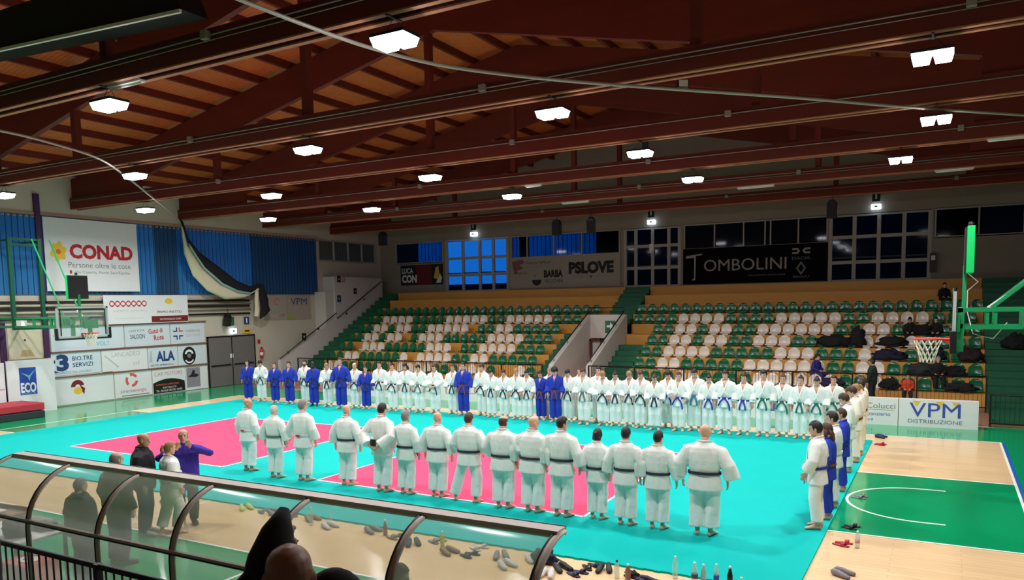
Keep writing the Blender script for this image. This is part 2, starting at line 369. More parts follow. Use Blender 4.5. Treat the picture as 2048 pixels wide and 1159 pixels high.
speaker((10.32,25.5,7.35), 'black loudspeaker hanging left of the pale middle banner lettering, upright one')
speaker((12.1,25.5,7.35), 'black loudspeaker hanging tilted beside the upright one', .3, .25)
speaker((22.6,25.5,7.32), 'black loudspeaker hanging left of the right glass doors')
speaker((-.2,25.5,7.38), 'black loudspeaker at the left end over the stand steps')
speaker((16.52,20.5,9.7), 'black loudspeaker high between two hall lamps', .2, .2, .55)
speaker((-3.7,17.75,3.2), 'black loudspeaker on the left wall beside the grey doors', PI/2, .2, .8)

# ---------------------------------------------------------------- curtain rails and drape
def rail(pts, lab):
    b = MB(); P = [Vector(p) for p in pts]; Q = []
    for i in range(len(P)-1):
        p0 = P[max(i-1,0)]; p1 = P[i]; p2 = P[i+1]; p3 = P[min(i+2,len(P)-1)]
        for k in range(6):
            t = k/6; Q.append(.5*((2*p1)+(p2-p0)*t+(2*p0-5*p1+4*p2-p3)*t*t+(3*p1-p0-3*p2+p3)*t**3))
    Q.append(P[-1]); b.loft(Q, (.035,.035) and .03, 8, side=(0,0,1)); o = b.build('curtain_rail', mat('rail_alu',(178,172,160),.5,.3), None, True); tag(o, lab, 'rail', 'curved curtain rails')
rail([(18.7,-2.6,7.72), (18.77,-1.13,7.72), (18.82,0,7.72), (18.95,1.2,7.72), (19.3,2.4,7.72), (19.94,3.49,7.72), (20.96,4.77,7.72), (22.33,6.25,7.72), (24.08,8.08,7.72), (25.75,9.98,7.72), (28.07,12.4,7.72), (30.6,15,7.72)], 'long pale curved rail crossing under the trusses to the right')
rail([(8.8,-.5,7.72), (8.76,1.25,7.72), (8.39,2.54,7.72), (7.4,4.41,7.72), (5.11,6.83,7.72), (2.58,9.33,7.72), (-.2,12.1,7.72), (-3.3,15.0,7.75)], 'pale curved rail on the left ending at the gathered drape')
def drape():
    t = empty('divider_curtain', (-3.5,15.2,7.7), 0, 'black and cream divider curtain gathered and slung on the left wall', 'curtain')
    up_ = [(15.15,7.85), (15.45,7.1), (16.1,6.4), (17.2,5.75), (18.2,5.1), (19.0,4.85), (19.7,4.98)]
    lo_ = [(15.3,7.6), (15.55,6.7), (16.3,5.7), (17.3,4.95), (18.2,4.6), (19.0,4.5), (19.6,4.75)]
    cr = [(15.25,7.5), (15.35,6.3), (15.75,5.3), (16.5,4.6), (17.5,4.2), (18.6,4.25), (19.6,4.72)]
    def sheet(A, B, name, m, x):
        b = MB(); n = 36; k = 7; v = []
        def at(P, t):
            t *= len(P)-1; i = min(int(t), len(P)-2); f = t-i; return (P[i][0]*(1-f)+P[i+1][0]*f, P[i][1]*(1-f)+P[i+1][1]*f)
        for i in range(n+1):
            a = at(A, i/n); c = at(B, i/n)
            for j in range(k):
                f = j/(k-1); d = .10*math.sin(PI*f)+.02*math.sin(9*f+i*.3)
                v.append((x+d+.5, a[0]*(1-f)+c[0]*f-15.2, a[1]*(1-f)+c[1]*f-7.7))
        f = [(i*k+j, i*k+j+1, (i+1)*k+j+1, (i+1)*k+j) for i in range(n) for j in range(k-1)]
        b.add([(p[0]-.5,p[1],p[2]) for p in v], f)
        o = b.build(name, m, t, True); sm = o.modifiers.new('s', 'SOLIDIFY'); sm.thickness = .03
    sheet(up_, lo_, 'black_fold', M_BLACK, .06); sheet(lo_, cr, 'cream_fold', mat('cream_fabric',(214,206,176),.8), 0)
    sheet([(a, z+.06) for a, z in lo_[1:6]], [(a, z-.1) for a, z in lo_[1:6]], 'pale_blue_fold', mat('pale_blue_fabric',(150,176,178),.8), .07)
    sheet([(19.5,5.0), (19.65,4.0), (19.55,3.2)], [(19.9,4.95), (20.15,4.2), (20.25,3.62)], 'black_tail', M_BLACK, .06)
    sheet([(19.35,4.8), (19.3,4.0), (19.25,3.35)], [(19.55,4.85), (19.6,4.0), (19.55,3.3)], 'cream_tail', mat('cream_fabric',(214,206,176),.8), .02)
drape()
t = empty('black_scoreboard_cloth', (13.2,.2,8.7), 0, 'dark fabric roll hanging under the nearest roof bay', 'curtain')
MB().prism([(-5,.1), (3.2,-.33), (3.0,.1), (1,.55), (-5,.65)], 1, -.25, .25).build('roll', M_BLACK, t); MB().bar((-5,-.27,.07), (3.2,-.27,-.36), .05, .05).build('edge_tape', M_WHITE, t)

# ---------------------------------------------------------------- windows
M_CURT = stripes('blue_blind_fabric', (46,124,176), (14,56,104), 1, .22, .8, .13, 2, .12, translucent=.22)
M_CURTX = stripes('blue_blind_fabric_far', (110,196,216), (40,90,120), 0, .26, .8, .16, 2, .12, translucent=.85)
M_BACKD = mat('dark_backing', (10,15,24), .9, spec=.1)  # for dark sheets added behind panes that show no sky
M_FRAME = mat('window_frame', (176,170,164), .55)
def lwin(n, ya, yb, z0, z1, spec):
    r = struct(empty('window_%d' % n, (XL, ya, z0)))
    fr = MB().box(-.1,0,0,yb-ya,-.04,.04).box(-.1,0,0,yb-ya,z1-z0-.04,z1-z0+.04)
    for y in np.linspace(0, yb-ya, max(2, int(round((yb-ya)/1.2))+1)): fr.box(-.1,0,y-.025,y+.025,0,z1-z0)
    fr.build('window_frame', M_FRAME, r); MB().box(-.07,-.06,0,yb-ya,0,z1-z0).build('window_pane', M_GLASS, r)
    for a, b, m in spec:
        v = []; cnt = max(8, int((b-a)/.055)); bb = MB()
        pts = [((.04 if n < 3 else -.13)+.02*math.sin(i*2*PI*(b-a)/cnt/.22), a-ya+(b-a)*i/cnt) for i in range(cnt+1)]
        vv = [(x, y, z) for x, y in pts for z in (.0, z1-z0+.07)]
        bb.add(vv, [(2*i, 2*i+1, 2*i+3, 2*i+2) for i in range(cnt)]); bb.build('blind_or_dark_sheet', m, r, True)
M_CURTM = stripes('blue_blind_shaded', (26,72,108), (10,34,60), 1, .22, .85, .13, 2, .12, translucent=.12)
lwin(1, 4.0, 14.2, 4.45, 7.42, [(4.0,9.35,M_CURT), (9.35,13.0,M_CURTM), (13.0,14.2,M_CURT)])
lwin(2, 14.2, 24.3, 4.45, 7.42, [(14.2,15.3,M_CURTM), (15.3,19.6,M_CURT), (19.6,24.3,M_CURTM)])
lwin(3, 24.6, 29.5, 6.35, 7.48, [(24.6,29.5,M_BACKD)])
def bwin(n, a, b, cols, spec):
    r = struct(empty('window_%d' % n, (a, 30, 6.28))); W_ = b-a; H = 1.2
    fr = MB().box(0,W_,0,.1,-.04,.04).box(0,W_,0,.1,H-.04,H+.04)
    for x in cols: fr.box(x-a-.03, x-a+.03, -.02, .1, 0, H)
    fr.build('window_frame', M_FRAME, r); MB().box(0,W_,.06,.07,0,H).build('window_pane', M_GLASSD, r)
    for p, q, m in spec: MB().box(p-a, q-a, .12, .14, .02, H-.02).build('blind_or_dark_sheet', m, r)  # blue blinds, plus dark sheets added where no sky shows
bwin(4, -2.8, .65, [-2.8,.62], [(-2.8,-1.2,M_CURTM), (-1.2,.45,M_CURTX), (.45,.65,M_BACKD)])
bwin(5, 5.3, 11.8, [5.3,6.3,7.95,9.6,11.75], [(5.3,5.75,M_CURTX), (5.75,6.35,M_BACKD), (6.35,10.4,M_CURTX), (10.4,11.8,M_BACKD)])
bwin(6, 15.15, 21.85, [15.2,16.7,18.1,19.1,19.35,20.6,21.85], [(15.15,21.85,mat('dark_blue_backing',(14,24,44),.8))])  # added dark blue sheet keeps the sky out of this window
bwin(7, 26.15, XR, [26.2,27.8,29.4,31], [(26.15,27.8,M_BACKD), (27.8,XR,mat('navy_backing',(14,30,70),.8))])  # both sheets added behind the glass to darken the panes
def bdoor(n, a, b, cols, mids):
    r = struct(empty('door_%d' % n, (a, 30, 4.5))); W_ = b-a; H = 2.95
    fr = MB().box(0,W_,.0,.1,H-.06,H+.02).box(0,W_,0,.1,0,.08)
    for z in mids: fr.box(0,W_,0,.1,z-.075,z+.075)
    for x in cols: fr.box(x-a-.08, x-a+.08, -.02, .1, 0, H)
    fr.build('door_frame', M_FRAME, r); MB().box(0,W_,.05,.06,0,H).build('door_pane', M_GLASSD, r)
    for x, x2 in zip(cols, cols[1:]): MB().box(x-a+.1, x2-a-.1, -.08, -.04, 1.03, 1.09).build('push_bar', M_BLACKP, r)
    return r
bdoor(1, .83, 5.1, [.9,2.05,3.2,4.1,5.04], [.95,1.92])
bdoor(2, 12.0, 15.0, [12.07,12.65,13.55,14.4,14.95], [.95,2.05])
bdoor(3, 21.95, 26.05, [22.0,23.0,24.0,25.0,26.0], [.85,1.98])
notice = banner('notice', 'white paper notice on the middle glass doors', (13.4,29.93,6.3), (1,0,0), .22, .35, M_WHITE, cat='notice', thick=.005)
# outside
ext = MB().box(-6,36,31.5,32,0,4.95); tag(ext.build('parapet', mat('outside_dark',(30,34,50),.9)), 'low dark parapet outside the left glass doors', 'parapet')
b = MB().box(10.9,40,33,34,0,14); bo = tag(b.build('building', mat('outside_building',(16,17,26),.9)), 'dark building outside the middle and right glass doors', 'building')

# ---------------------------------------------------------------- left wall fittings
o = MB().box(XL, XL+.06, 4, 24.5, 7.5, 7.6).box(XL, XL+.04, 4, 24.5, 7.4, 7.46).build('trim_4', mat('pink_timber',(176,136,112),.6)); struct(o, 'timber batten above the blue blinds')
b = MB()
for z0, z1 in ((4.12,4.2), (3.86,3.93), (3.48,3.56)): b.box(XL, XL+.12, 4, 19.35, z0, z1)
struct(b.build('trim_5', M_BLACKP), 'dark rails along the left wall')
b = MB()
for z in (3.75, 4.02): b.loft([(XL+.1, 4, z), (XL+.1, 19.4, z)], .05, 10)
tag(b.build('heating_pipe', mat('cream_pipe',(190,182,160),.5), None, True), 'pair of cream heating pipes on the left wall between dark rails', 'pipe')
for y, z0, z1 in ((9.15, 2.0, 8.3), (7.55, 0, 3.4)):
    tag(MB().box(XL, XL+.12, y-.1, y+.1, z0, z1).build('wall_pillar', mat('purple_steel',(62,22,74),.5)), ('tall' if y > 9 else 'short')+' dark purple steel post on the left wall by the basket', 'post')
def lb(name, label, y, z, w_, h_, m, x=XL+.03, cat='banner', thick=.02): return banner(name, label, (x, y, z), (0,1,0), w_, h_, m, cat=cat, thick=thick)
r = lb('banner', 'large white banner with yellow flower and red slab lettering', 9.3, 4.58, 3.98, 2.87, M_BAN, XL+.14)
fl = []
for i in range(48):
    a = 2*PI*i/48; q = .36*(1+.16*math.cos(6*a)); fl.append((.53+q*.85*math.cos(a+.3), 1.55+q*math.sin(a+.3)))
patch(r, 'flower', fl, I_YEL, .003); patch(r, 'flower_centre', circ(.53,1.55,.1), I_ORG, .005)
txt(r, 'CONAD', .98, 1.34, .52, I_RED, 2.75, bold=.045); txt(r, 'Persone oltre le cose', .9, .95, .22, I_GREY, 2.7)
txt(r, 'Via Caserta, Porto Sant\'Elpidio', 1.15, .72, .11, I_GREY, 2.4); patch(r, 'pin_mark', circ(.98,.77,.05,.08), I_RED)
r = lb('banner', 'white banner with red twisted rope pattern and gold emblem', 11.55, 3.2, 4.1, 1.22, M_BAN, XL+.16)
for s in (0, 1):
    pts = [(.25+1.75*i/48, .86+(.11 if s else -.11)*math.sin(i/48*PI*7)*1.0) for i in range(49)]
    poly = [(x, y+.03) for x, y in pts]+[(x, y-.03) for x, y in pts[::-1]]; patch(r, 'rope_mark', poly, I_RED)
txt(r, 'ALIMENTI   NATURALI', .4, .52, .07, I_LG, 1.6); txt(r, '__________', .5, .25, .06, I_GREY, 1.3)
txt(r, 'PRIMO PIATTO', 2.5, .42, .11, I_DARK, 1.25, bold=.03); patch(r, 'gold_mark', circ(3.1,.95,.2,.13), I_YEL); patch(r, 'red_strip', [(2.2,.03),(4.08,.03),(4.08,.3),(2.2,.3)], I_MAROON); txt(r, 'VIA FRANCESCO CRISPI', 2.6, .12, .08, I_WHITE, 1.1, z=.006)
# row B
z0 = 2.2
r = lb('banner', 'pale banner with cyan lettering, left in the upper row', 9.35, z0, 3.1, .95, M_BANB); txt(r, 'ondea', 1.75, .42, .2, I_CYAN, .75); txt(r, 'VOLT', 1.85, .14, .18, I_CYAN, .6, bold=.02); txt(r, 'N', .1, .55, .12, I_LG); txt(r, '________________', .3, .12, .06, I_LG, 1.4)
r = lb('banner', 'pale banner with dark saloon crest and red script', 12.5, z0, 2.2, .95, M_BANB); txt(r, 'CAFFE ROMA', .2, .62, .09, I_GREY, .75, ang=.05); txt(r, 'SALOON', .25, .34, .19, I_DARK, .7)
txt(r, 'Gusci di', 1.15, .52, .2, I_RED, .7, bold=.02, ang=.08); txt(r, 'Rosa', 1.4, .22, .22, I_RED, .5, bold=.02, ang=.08)
r = lb('banner', 'pale banner with blue and red cross mark, right in the upper row', 14.75, z0, 1.85, .92, M_BANB)
for (cx, cy, m_) in ((.25,.3,I_NAVY), (.55,.3,I_NAVY), (.25,.65,I_NAVY), (.55,.65,I_CORAL)):
    sx = 1 if cx > .4 else -1; sy = 1 if cy > .4 else -1
    patch(r, 'cross_mark', [(.4+sx*.04,.47+sy*.08),(.4+sx*.1,.47+sy*.08),(.4+sx*.1,.47+sy*.28),(.4+sx*.04,.47+sy*.28)], m_); patch(r, 'cross_mark', [(.4+sx*.08,.47+sy*.08),(.4+sx*.26,.47+sy*.08),(.4+sx*.26,.47+sy*.14),(.4+sx*.08,.47+sy*.14)], m_)
txt(r, 'FARMACIA', .8, .5, .13, I_PINKB, .8); txt(r, 'CENTRALE', .8, .3, .13, I_LG, .8)
# row C
r = lb('banner', 'pale blue banner with large navy three', 9.3, 1.24, 2.05, .9, M_BANB); txt(r, '3', .2, .22, .58, I_NAVY, .5, bold=.05); patch(r, 'blue_mark', [(.06,.5),(.16,.5),(.16,.62),(.06,.62)], I_NAVY); patch(r, 'blue_mark', [(.06,.12),(.3,.12),(.1,.22),(.06,.22)], I_NAVY)
txt(r, 'BIO.TRE', .85, .56, .17, I_NAVY, .85, bold=.01); txt(r, 'SERVIZI', .85, .3, .17, I_NAVY, .85, bold=.01); txt(r, 'SICUREZZA SUL LAVORO', .1, .06, .09, I_GREY, 1.5)
r = lb('banner', 'faded white banner with faint grey lettering', 11.4, 1.2, 2.1, .92, M_BAN); txt(r, 'LANCADEO', .45, .62, .2, I_LG, 1.3); patch(r, 'faint_mark', [(.1,.7),(.15,.72),(.75,.2),(.7,.15)], I_LG); txt(r, 'srl', 1.4, .2, .2, I_LG, .3)
r = lb('banner', 'pale banner with navy three letter name', 13.55, 1.15, 1.5, .95, M_BANB); txt(r, 'ALA', .3+.1, .34, .42, I_NAVY, .95, bold=.04); patch(r, 'grey_mark', [(.05,.3),(.2,.3),(.2,.8),(.12,.8)], I_LG); txt(r, 'SERVIZI AMBIENTALI', .1, .12, .08, I_DARK, 1.15)
r = lb('banner', 'pale banner with round black emblem', 15.08, 1.12, 1.55, .96, M_BANB); patch(r, 'round_emblem', circ(.6,.5,.36,.42), I_BLACK); patch(r, 'emblem_wing', arcband(.6,.55,.14,.24,.2,PI-.2), I_WHITE, .006); patch(r, 'emblem_core', circ(.6,.5,.1), I_GREY, .006); patch(r, 'emblem_ribbon', arcband(.6,.42,.2,.27,PI+.5,2*PI-.5), I_WHITE, .006)
# row D
r = lb('banner', 'white banner with dark red and gold bird mark', 9.35, .05, 2.5, 1.17, M_BAN); patch(r, 'bird_mark', arcband(.95,.68,.1,.28,.2,PI), I_MAROON); patch(r, 'bird_tail', [(1.05,.72),(1.25,.6),(1.2,.35),(1.1,.5)], I_MAROON, .004); patch(r, 'bird_body', circ(.95,.52,.18,.14), I_YEL, .005)
r = lb('banner', 'white banner with coral circle of arrows', 11.9, .05, 1.75, 1.13, M_BAN)
for k in range(3): patch(r, 'arrow_mark', arcband(.8,.72,.18,.3,2*PI*k/3+.5,2*PI*k/3+1.9), I_CORAL)
txt(r, 'sireca', .25, .2, .15, I_GREY, .55); txt(r, 'energia', .82, .2, .15, I_CORAL, .65); patch(r, 'grey_strip', [(.3,.05),(1.6,.05),(1.6,.09),(.3,.09)], I_GREY)
r = lb('banner', 'banner with black arched panel and pink lettering above', 13.7, .02, 1.7, 1.1, M_BAN); txt(r, 'CAR MOTORS', .1, .8, .17, I_PINKB, 1.45)
arch = [(.02,.02),(1.66,.02),(1.66,.35)]+[(1.64-1.62*i/16, .35+.3*math.sin(PI*(.15+.7*i/16))) for i in range(17)]+[(.02,.5)]
patch(r, 'black_arch', arch, I_BLACK); txt(r, 'AUTOFFICINA CARROZZERIA', .15, .36, .08, I_ORG, 1.2, z=.006); txt(r, 'ELETTRAUTO', .5, .22, .07, I_WHITE, .7, z=.006); txt(r, 'TEL. FILIALE VIA DEL MARE', .15, .08, .09, I_WHITE, 1.35, z=.006)
r = lb('banner', 'white board with grey photographic poster, lowest row next to the grey doors', 15.42, .02, 1.22, 1.05, M_BAN); patch(r, 'grey_poster', [(.05,.12),(.8,.12),(.8,1.03),(.05,1.03)], mat('poster_grey',(140,136,146),.6)); patch(r, 'poster_figure', [(.1,.6),(.3,.72),(.4,.92),(.52,.9),(.5,.75),(.75,.68),(.6,.58)], I_DARK, .005)
st = MB()
for z in (3.18, 2.17, 1.17): st.box(XL+.03, XL+.09, 9.3, 16.68, z-.02, z+.03)
struct(st.build('trim_6', mat('brown_batten',(120,84,66),.6)), 'brown battens between the banner rows')
b = lb('wall_panel', 'cream wall panel with a small faded basket drawing behind the hoop', 7.75, 2.0, 1.3, 1.2, mat('cream_panel',(206,198,172),.7), cat='panel')
patch(b, 'faded_mark', [(.4,.1),(.95,.1),(.8,.35),(.5,.35)], mat('faded_ochre',(178,160,118),.7)); patch(b, 'dark_mark', circ(.62,.72,.04), I_DARK)
r = banner('advert_board', 'white board with blue square logo standing by the red mats', (-3.35, 7.3, .0), (.05,1,0), 1.7, 2.0, M_BAN, cat='board', thick=.05)
patch(r, 'blue_logo', [(.42,.7),(1.02,.7),(1.02,1.72),(.42,1.72)], I_BLUE); patch(r, 'leaf', [(.47,1.55),(.72,1.35),(.77,1.2),(.82,1.4),(1.02,1.65),(.77,1.42)], I_CYAN, .006); txt(r, 'ECO', .45, .8, .34, I_WHITE, .54, z=.007, bold=.04); txt(r, 'ELPIDIENSE', .47, .72, .05, I_CYAN, .5, z=.007)
txt(r, 'CAFFE', .7, .34, .07, I_MAROON, .28); patch(r, 'small_crest', circ(.82,.22,.2,.1), I_PINKB); txt(r, 'MOKAMAR', .66, .18, .08, I_MAROON, .34, z=.006)
r = banner('advert_board', 'partly visible white board at the left frame edge by the red mats', (-3.4, 5.4, 0), (.0,1,0), 1.85, 1.95, M_BAN, cat='board', thick=.05); patch(r, 'pink_line', [(.1,.95),(1.8,.95),(1.8,.99),(.1,.99)], I_PINKB)
for i, z in enumerate((.0, .28)):
    M_P = mat('red_foam',(176,44,58),.6) if i else mat('dark_foam',(32,44,48),.7)
    tag(MB().box(-3.05,-1.6,3.4,7.6,z,z+.26).build('foam_mat', M_P, None, bevel=.03), ('red folded landing mat on top of the pile at the left' if i else 'dark landing mat under the red one at the left'), 'mat', 'pile of landing mats')
# grey doors, signs, extinguisher
r = struct(empty('door_4', (XL, 16.75, 0)))
for y0, y1 in ((0,1.36), (1.4,2.8)):
    d = MB().box(.02,.07,y0,y1,.02,2.38).build('door_leaf', mat('grey_door',(118,114,112),.5,.2), r); MB().box(.07,.12,y0+.1,y1-.1,1.0,1.06).build('door_handle', M_BLACKP, d)
MB().box(0,.09,-.05,0,0,2.45).box(0,.09,2.8,2.86,0,2.45).box(0,.09,-.05,2.86,2.38,2.45).box(0,.09,1.36,1.4,0,2.4).build('door_frame', M_STEELD, r)
def sign(label, y, z, w_, h_, m, x=XL+.05, U=(0,1,0), pos=None): return banner('wall_sign', label, pos or (x, y, z), U, w_, h_, m, cat='sign')
r = sign('green sign with white pictogram above the left grey door', 17.95, 2.93, .42, .42, I_GRN); patch(r, 'pictogram', [(.15,.08),(.25,.08),(.25,.34),(.15,.34)], I_WHITE)
r = sign('blue sign with white mark above the right grey door', 19.0, 2.97, .32, .36, I_NAVY); patch(r, 'pictogram', [(.12,.06),(.2,.06),(.2,.3),(.12,.3)], I_WHITE)
r = sign('yellow sign above the right edge of the grey doors', 18.9, 2.53, .5, .22, I_YEL); patch(r, 'pictogram', [(.08,.06),(.42,.06),(.38,.14),(.12,.14)], I_DARK)
M_SIGNL = mat('lit_sign',(235,245,250),.5,emit=(215,235,255),es=2.5)
r = sign('small lit emergency sign over the grey doors', 18.05, 2.52, .36, .26, M_SIGNL, XL+.15); patch(r, 'pictogram', [(.13,.08),(.23,.08),(.23,.18),(.13,.18)], I_GRN)
sign('white notice on the grey door leaf', 18.0, 1.35, .2, .2, M_WHITE, XL+.075); 
sign('small red extinguisher sign on the wall beside the grey doors', 19.82, 1.95, .16, .2, I_RED)
t = empty('fire_extinguisher', (XL+.14, 19.95, 1.2), 0, 'red and white fire extinguisher on the wall right of the grey doors', 'fire extinguisher')
MB().loft([(0,0,.0),(0,0,.02),(0,0,.42),(0,0,.5)], [.06,.085,.085,.03], 14).build('cylinder', M_RED, t, True); MB().box(-.03,.05,-.02,.02,.5,.56).build('valve', M_BLACKP, t); MB().loft([(.04,0,.52),(.12,.05,.4),(.1,.06,.15)], .012, 8).build('hose', M_BLACKP, t, True); MB().loft([(0,0,.14),(0,0,.3)], .087, 14).build('label_band', M_WHITE, t, True)
r = lb('banner', 'pale banner with red heart and blue lettering beside the drape tail', 20.35, 3.12, 1.6, 1.28, M_DIMBAN); patch(r, 'heart', arcband(.9,.95,.14,.18,.3,5.2), I_CORAL); txt(r, 'OK casa', .35, .5, .16, I_CYAN, .8); txt(r, '127', 1.05, .15, .16, I_GREY, .4, bold=.02); txt(r, 'numero', .3, .17, .12, I_LG, .6)
r = lb('banner', 'creased pale banner with dark blue letters above green corner', 21.98, 3.1, 1.75, 1.3, M_DIMBAN); txt(r, 'VPM', .25, .8, .36, I_NAVY, 1.2, bold=.05); patch(r, 'green_corner', [(0,0),(.6,0),(0,.5)], mat('print_olive',(150,168,90),.6))

# ---------------------------------------------------------------- far wall banners and signs
def bb(label, x, z, w_, h_, m): return banner('banner', label, (x, 29.95, z), (1,0,0), w_, h_, m)
r = bb('dark blue and red banner with pale lettering and a player, left over the stand', -2.45, 4.95, 3.1, 1.2, mat('banner_navy',(22,20,44),.6)); patch(r, 'red_field', [(1.1,.03),(2.3,.03),(2.3,1.17),(1.1,1.17)], mat('dim_red',(110,18,28),.6)); txt(r, 'LUCA', .1, .72, .3, I_WHITE, .85, bold=.03, z=.008); txt(r, 'CON', .1, .18, .42, I_WHITE, 1.1, bold=.05, z=.008); patch(r, 'yellow_figure', [(2.45,.4),(2.6,1.0),(2.8,1.1),(2.85,.6),(2.7,.3)], I_YEL, .006); patch(r, 'white_figure', [(2.6,.1),(2.9,.65),(3.05,.4),(2.95,.1)], I_WHITE, .007)
r = bb('warm grey banner with black bold word and rose swirl', 5.2, 4.58, 6.6, 1.7, M_DIMBAN)
patch(r, 'rose_swirl', [(.15,1.5),(.85,1.6),(.95,1.4),(.6,1.3),(.9,1.1),(.5,1.0),(.45,.8),(.3,.85),(.2,1.2)], mat('dim_rose',(140,80,90),.6)); txt(r, 'Futura NM.srl', 1.05, 1.32, .14, I_BLACK, 1.5, bold=.03); txt(r, 'promozioni', 1.05, 1.12, .09, I_GREY, 1.0); txt(r, 'SIRIO N', .25, .78, .12, I_DARK, .8); txt(r, 'Laura', 2.7, .95, .14, I_GREY, .6)
patch(r, 'black_face', circ(1.7,.45,.3,.32,a0=PI,a1=2*PI), I_BLACK); patch(r, 'face_brow', [(1.5,.66),(1.62,.72),(1.62,.66)], I_BLACK); txt(r, 'BARBA', 2.15, .58, .36, I_BLACK, 1.15, bold=.05); txt(r, 'TRE UOMINI', 2.15, .25, .2, mat('print_charcoal',(60,54,54),.6), 1.15, bold=.02)
txt(r, 'PSLOVE', 3.65, .75, .55, I_BLACK, 2.6, bold=.06); txt(r, 'PORTO SANT      ELPIDIO', 4.0, .5, .08, I_GREY, 1.9); patch(r, 'dot_mark', circ(4.95,.53,.06), I_BLACK)
r = bb('long black banner with thin pale capitals and two car emblems', 15.15, 4.55, 6.75, 1.75, mat('banner_black',(12,11,20),.85,spec=.1))
DP = mat('dim_print_pale',(170,160,158),.6); patch(r, 'hook_letter', [(.15,1.4),(.95,1.5),(.95,1.42),(.65,1.4),(.62,.2),(.42,.2),(.56,.3),(.56,1.3),(.15,1.28)], DP); txt(r, 'OMBOLINI', 1.05, .62, .56, DP, 3.9); txt(r, 'concessionaria renault e dacia', 3.2, .33, .08, I_GREY, 1.7)
for s in (-1, 1):
    patch(r, 'link_emblem', [(5.6+s*.05,1.42),(5.6+s*.15,1.55),(5.6+s*.4,1.55),(5.6+s*.4,1.47),(5.6+s*.2,1.47),(5.6+s*.14,1.42),(5.6+s*.2,1.37),(5.6+s*.4,1.37),(5.6+s*.4,1.29),(5.6+s*.15,1.29)], DP)
txt(r, 'DACIA', 5.2, 1.02, .13, I_GREY, .8); txt(r, 'RENAULT', 5.25, .18, .09, I_GREY, .75)
for a, c_ in (((.0,.32),(.22,.0)), ((.0,-.32),(-.22,.0)), ((.0,.32),(-.22,.0)), ((.0,-.32),(.22,.0))):
    cx, cy = 5.6, .62; patch(r, 'diamond_emblem', [(cx+a[0],cy+a[1]),(cx+c_[0],cy+c_[1]),(cx+c_[0]*.6,cy+c_[1]),(cx+a[0],cy+a[1]*.65)], I_GREY)
for x, nm in ((2.92,'left'), (13.53,'middle'), (23.87,'right')):
    t = empty('exit_lamp', (x, 29.85, 7.75), 0, 'lit emergency exit lamp over the %s glass doors' % nm, 'exit sign', 'exit lamps over glass doors')
    MB().box(-.16,.16,-.04,.02,.22,.62).build('upper_sign', mat('dark_green_sign',(8,34,26),.5), t); MB().box(-.035,.035,-.045,-.04,.32,.52).build('arrow_mark', M_WHITE, t); MB().box(-.2,.2,-.08,.14,-.12,.1).build('lamp_body', M_SIGNL, t, bevel=.02); MB().box(-.06,.06,-.085,-.08,-.04,.03).build('running_figure', I_GRN, t)
t = empty('hydrant_box', (26.15,29.85,5.2), 0, 'small dark red fire point beside the right glass doors', 'fire point'); MB().box(-.12,.12,-.1,.1,-.4,.4).build('cabinet', mat('dim_red_box',(70,26,26),.5), t); MB().box(-.08,.08,-.11,-.1,.1,.3).build('plate', M_WHITE, t)

# ---------------------------------------------------------------- grandstand
RISE, TRD = .44, .82
def ty(z): return 23.2+(z-1.4)*1.864          # front edge of the tread whose level is z
LV = [.52,.96,1.40,1.84,2.28,2.72,3.16,3.60,4.04,4.48]
def tiers(name, lab, spans):
    t = empty(name, (0,0,0), 0, lab, 'grandstand')
    for k, z in enumerate(LV):
        x0, x1 = spans(k); y0 = ty(z)
        MB().box(x0, x1, y0, (29.99 if k == 9 else min(29.99,ty(z)+TRD+.06)), 0, z).build('tier', M_TIER, t)
    t['group'] = 'yellow seating blocks'; return t
LB = lambda k: (-1.9, 10.95 if k <= 4 else 12.45)
RB = lambda k: (15.15 if k < 4 else (14.02 if k < 6 else 13.8), 27.95)
tiers('seating_block', 'left yellow tiered seating block beside the white stairwell', LB); tiers('seating_block', 'right yellow tiered seating block under the black banner', RB)
def stairs(lab, x0, x1, zm=4.5):
    b = MB()
    n = int(round((4.48)/.22))
    for i in range(n):
        z = .22*(i+1)+.08
        if z > 4.5: z = 4.48
        if z > zm: break
        b.box(x0, x1, ty(z)-.0, min(29.99, ty(z)+.47 if i < n-1 else 29.99), 0, z)
    return tag(b.build('stairs', M_STEP), lab, 'stairs', 'green stand stairs')
stairs('green steps along the left wall of the stand', -3.03, -1.9); stairs('green steps right of the white stairwell', 14.02, 15.15, 2.0)
stairs('narrow green steps left of the white stairwell', 10.95, 12.07, 2.45); stairs('wide dark green steps at the right end of the stand', 27.96, XR-.01)
b = MB().box(12.08,13.79,25.11,26.2,2.6,2.74)
for i in range(9):
    z = 2.94+.2*i
    if z > 4.48: z = 4.48
    b.box(12.46, 13.79, ty(z), min(29.99, ty(z)+.5) if i < 8 else 29.99, 2.6, z)
tag(b.build('stairs', M_STEP), 'dark green steps rising to the middle glass doors', 'stairs', 'green stand stairs')
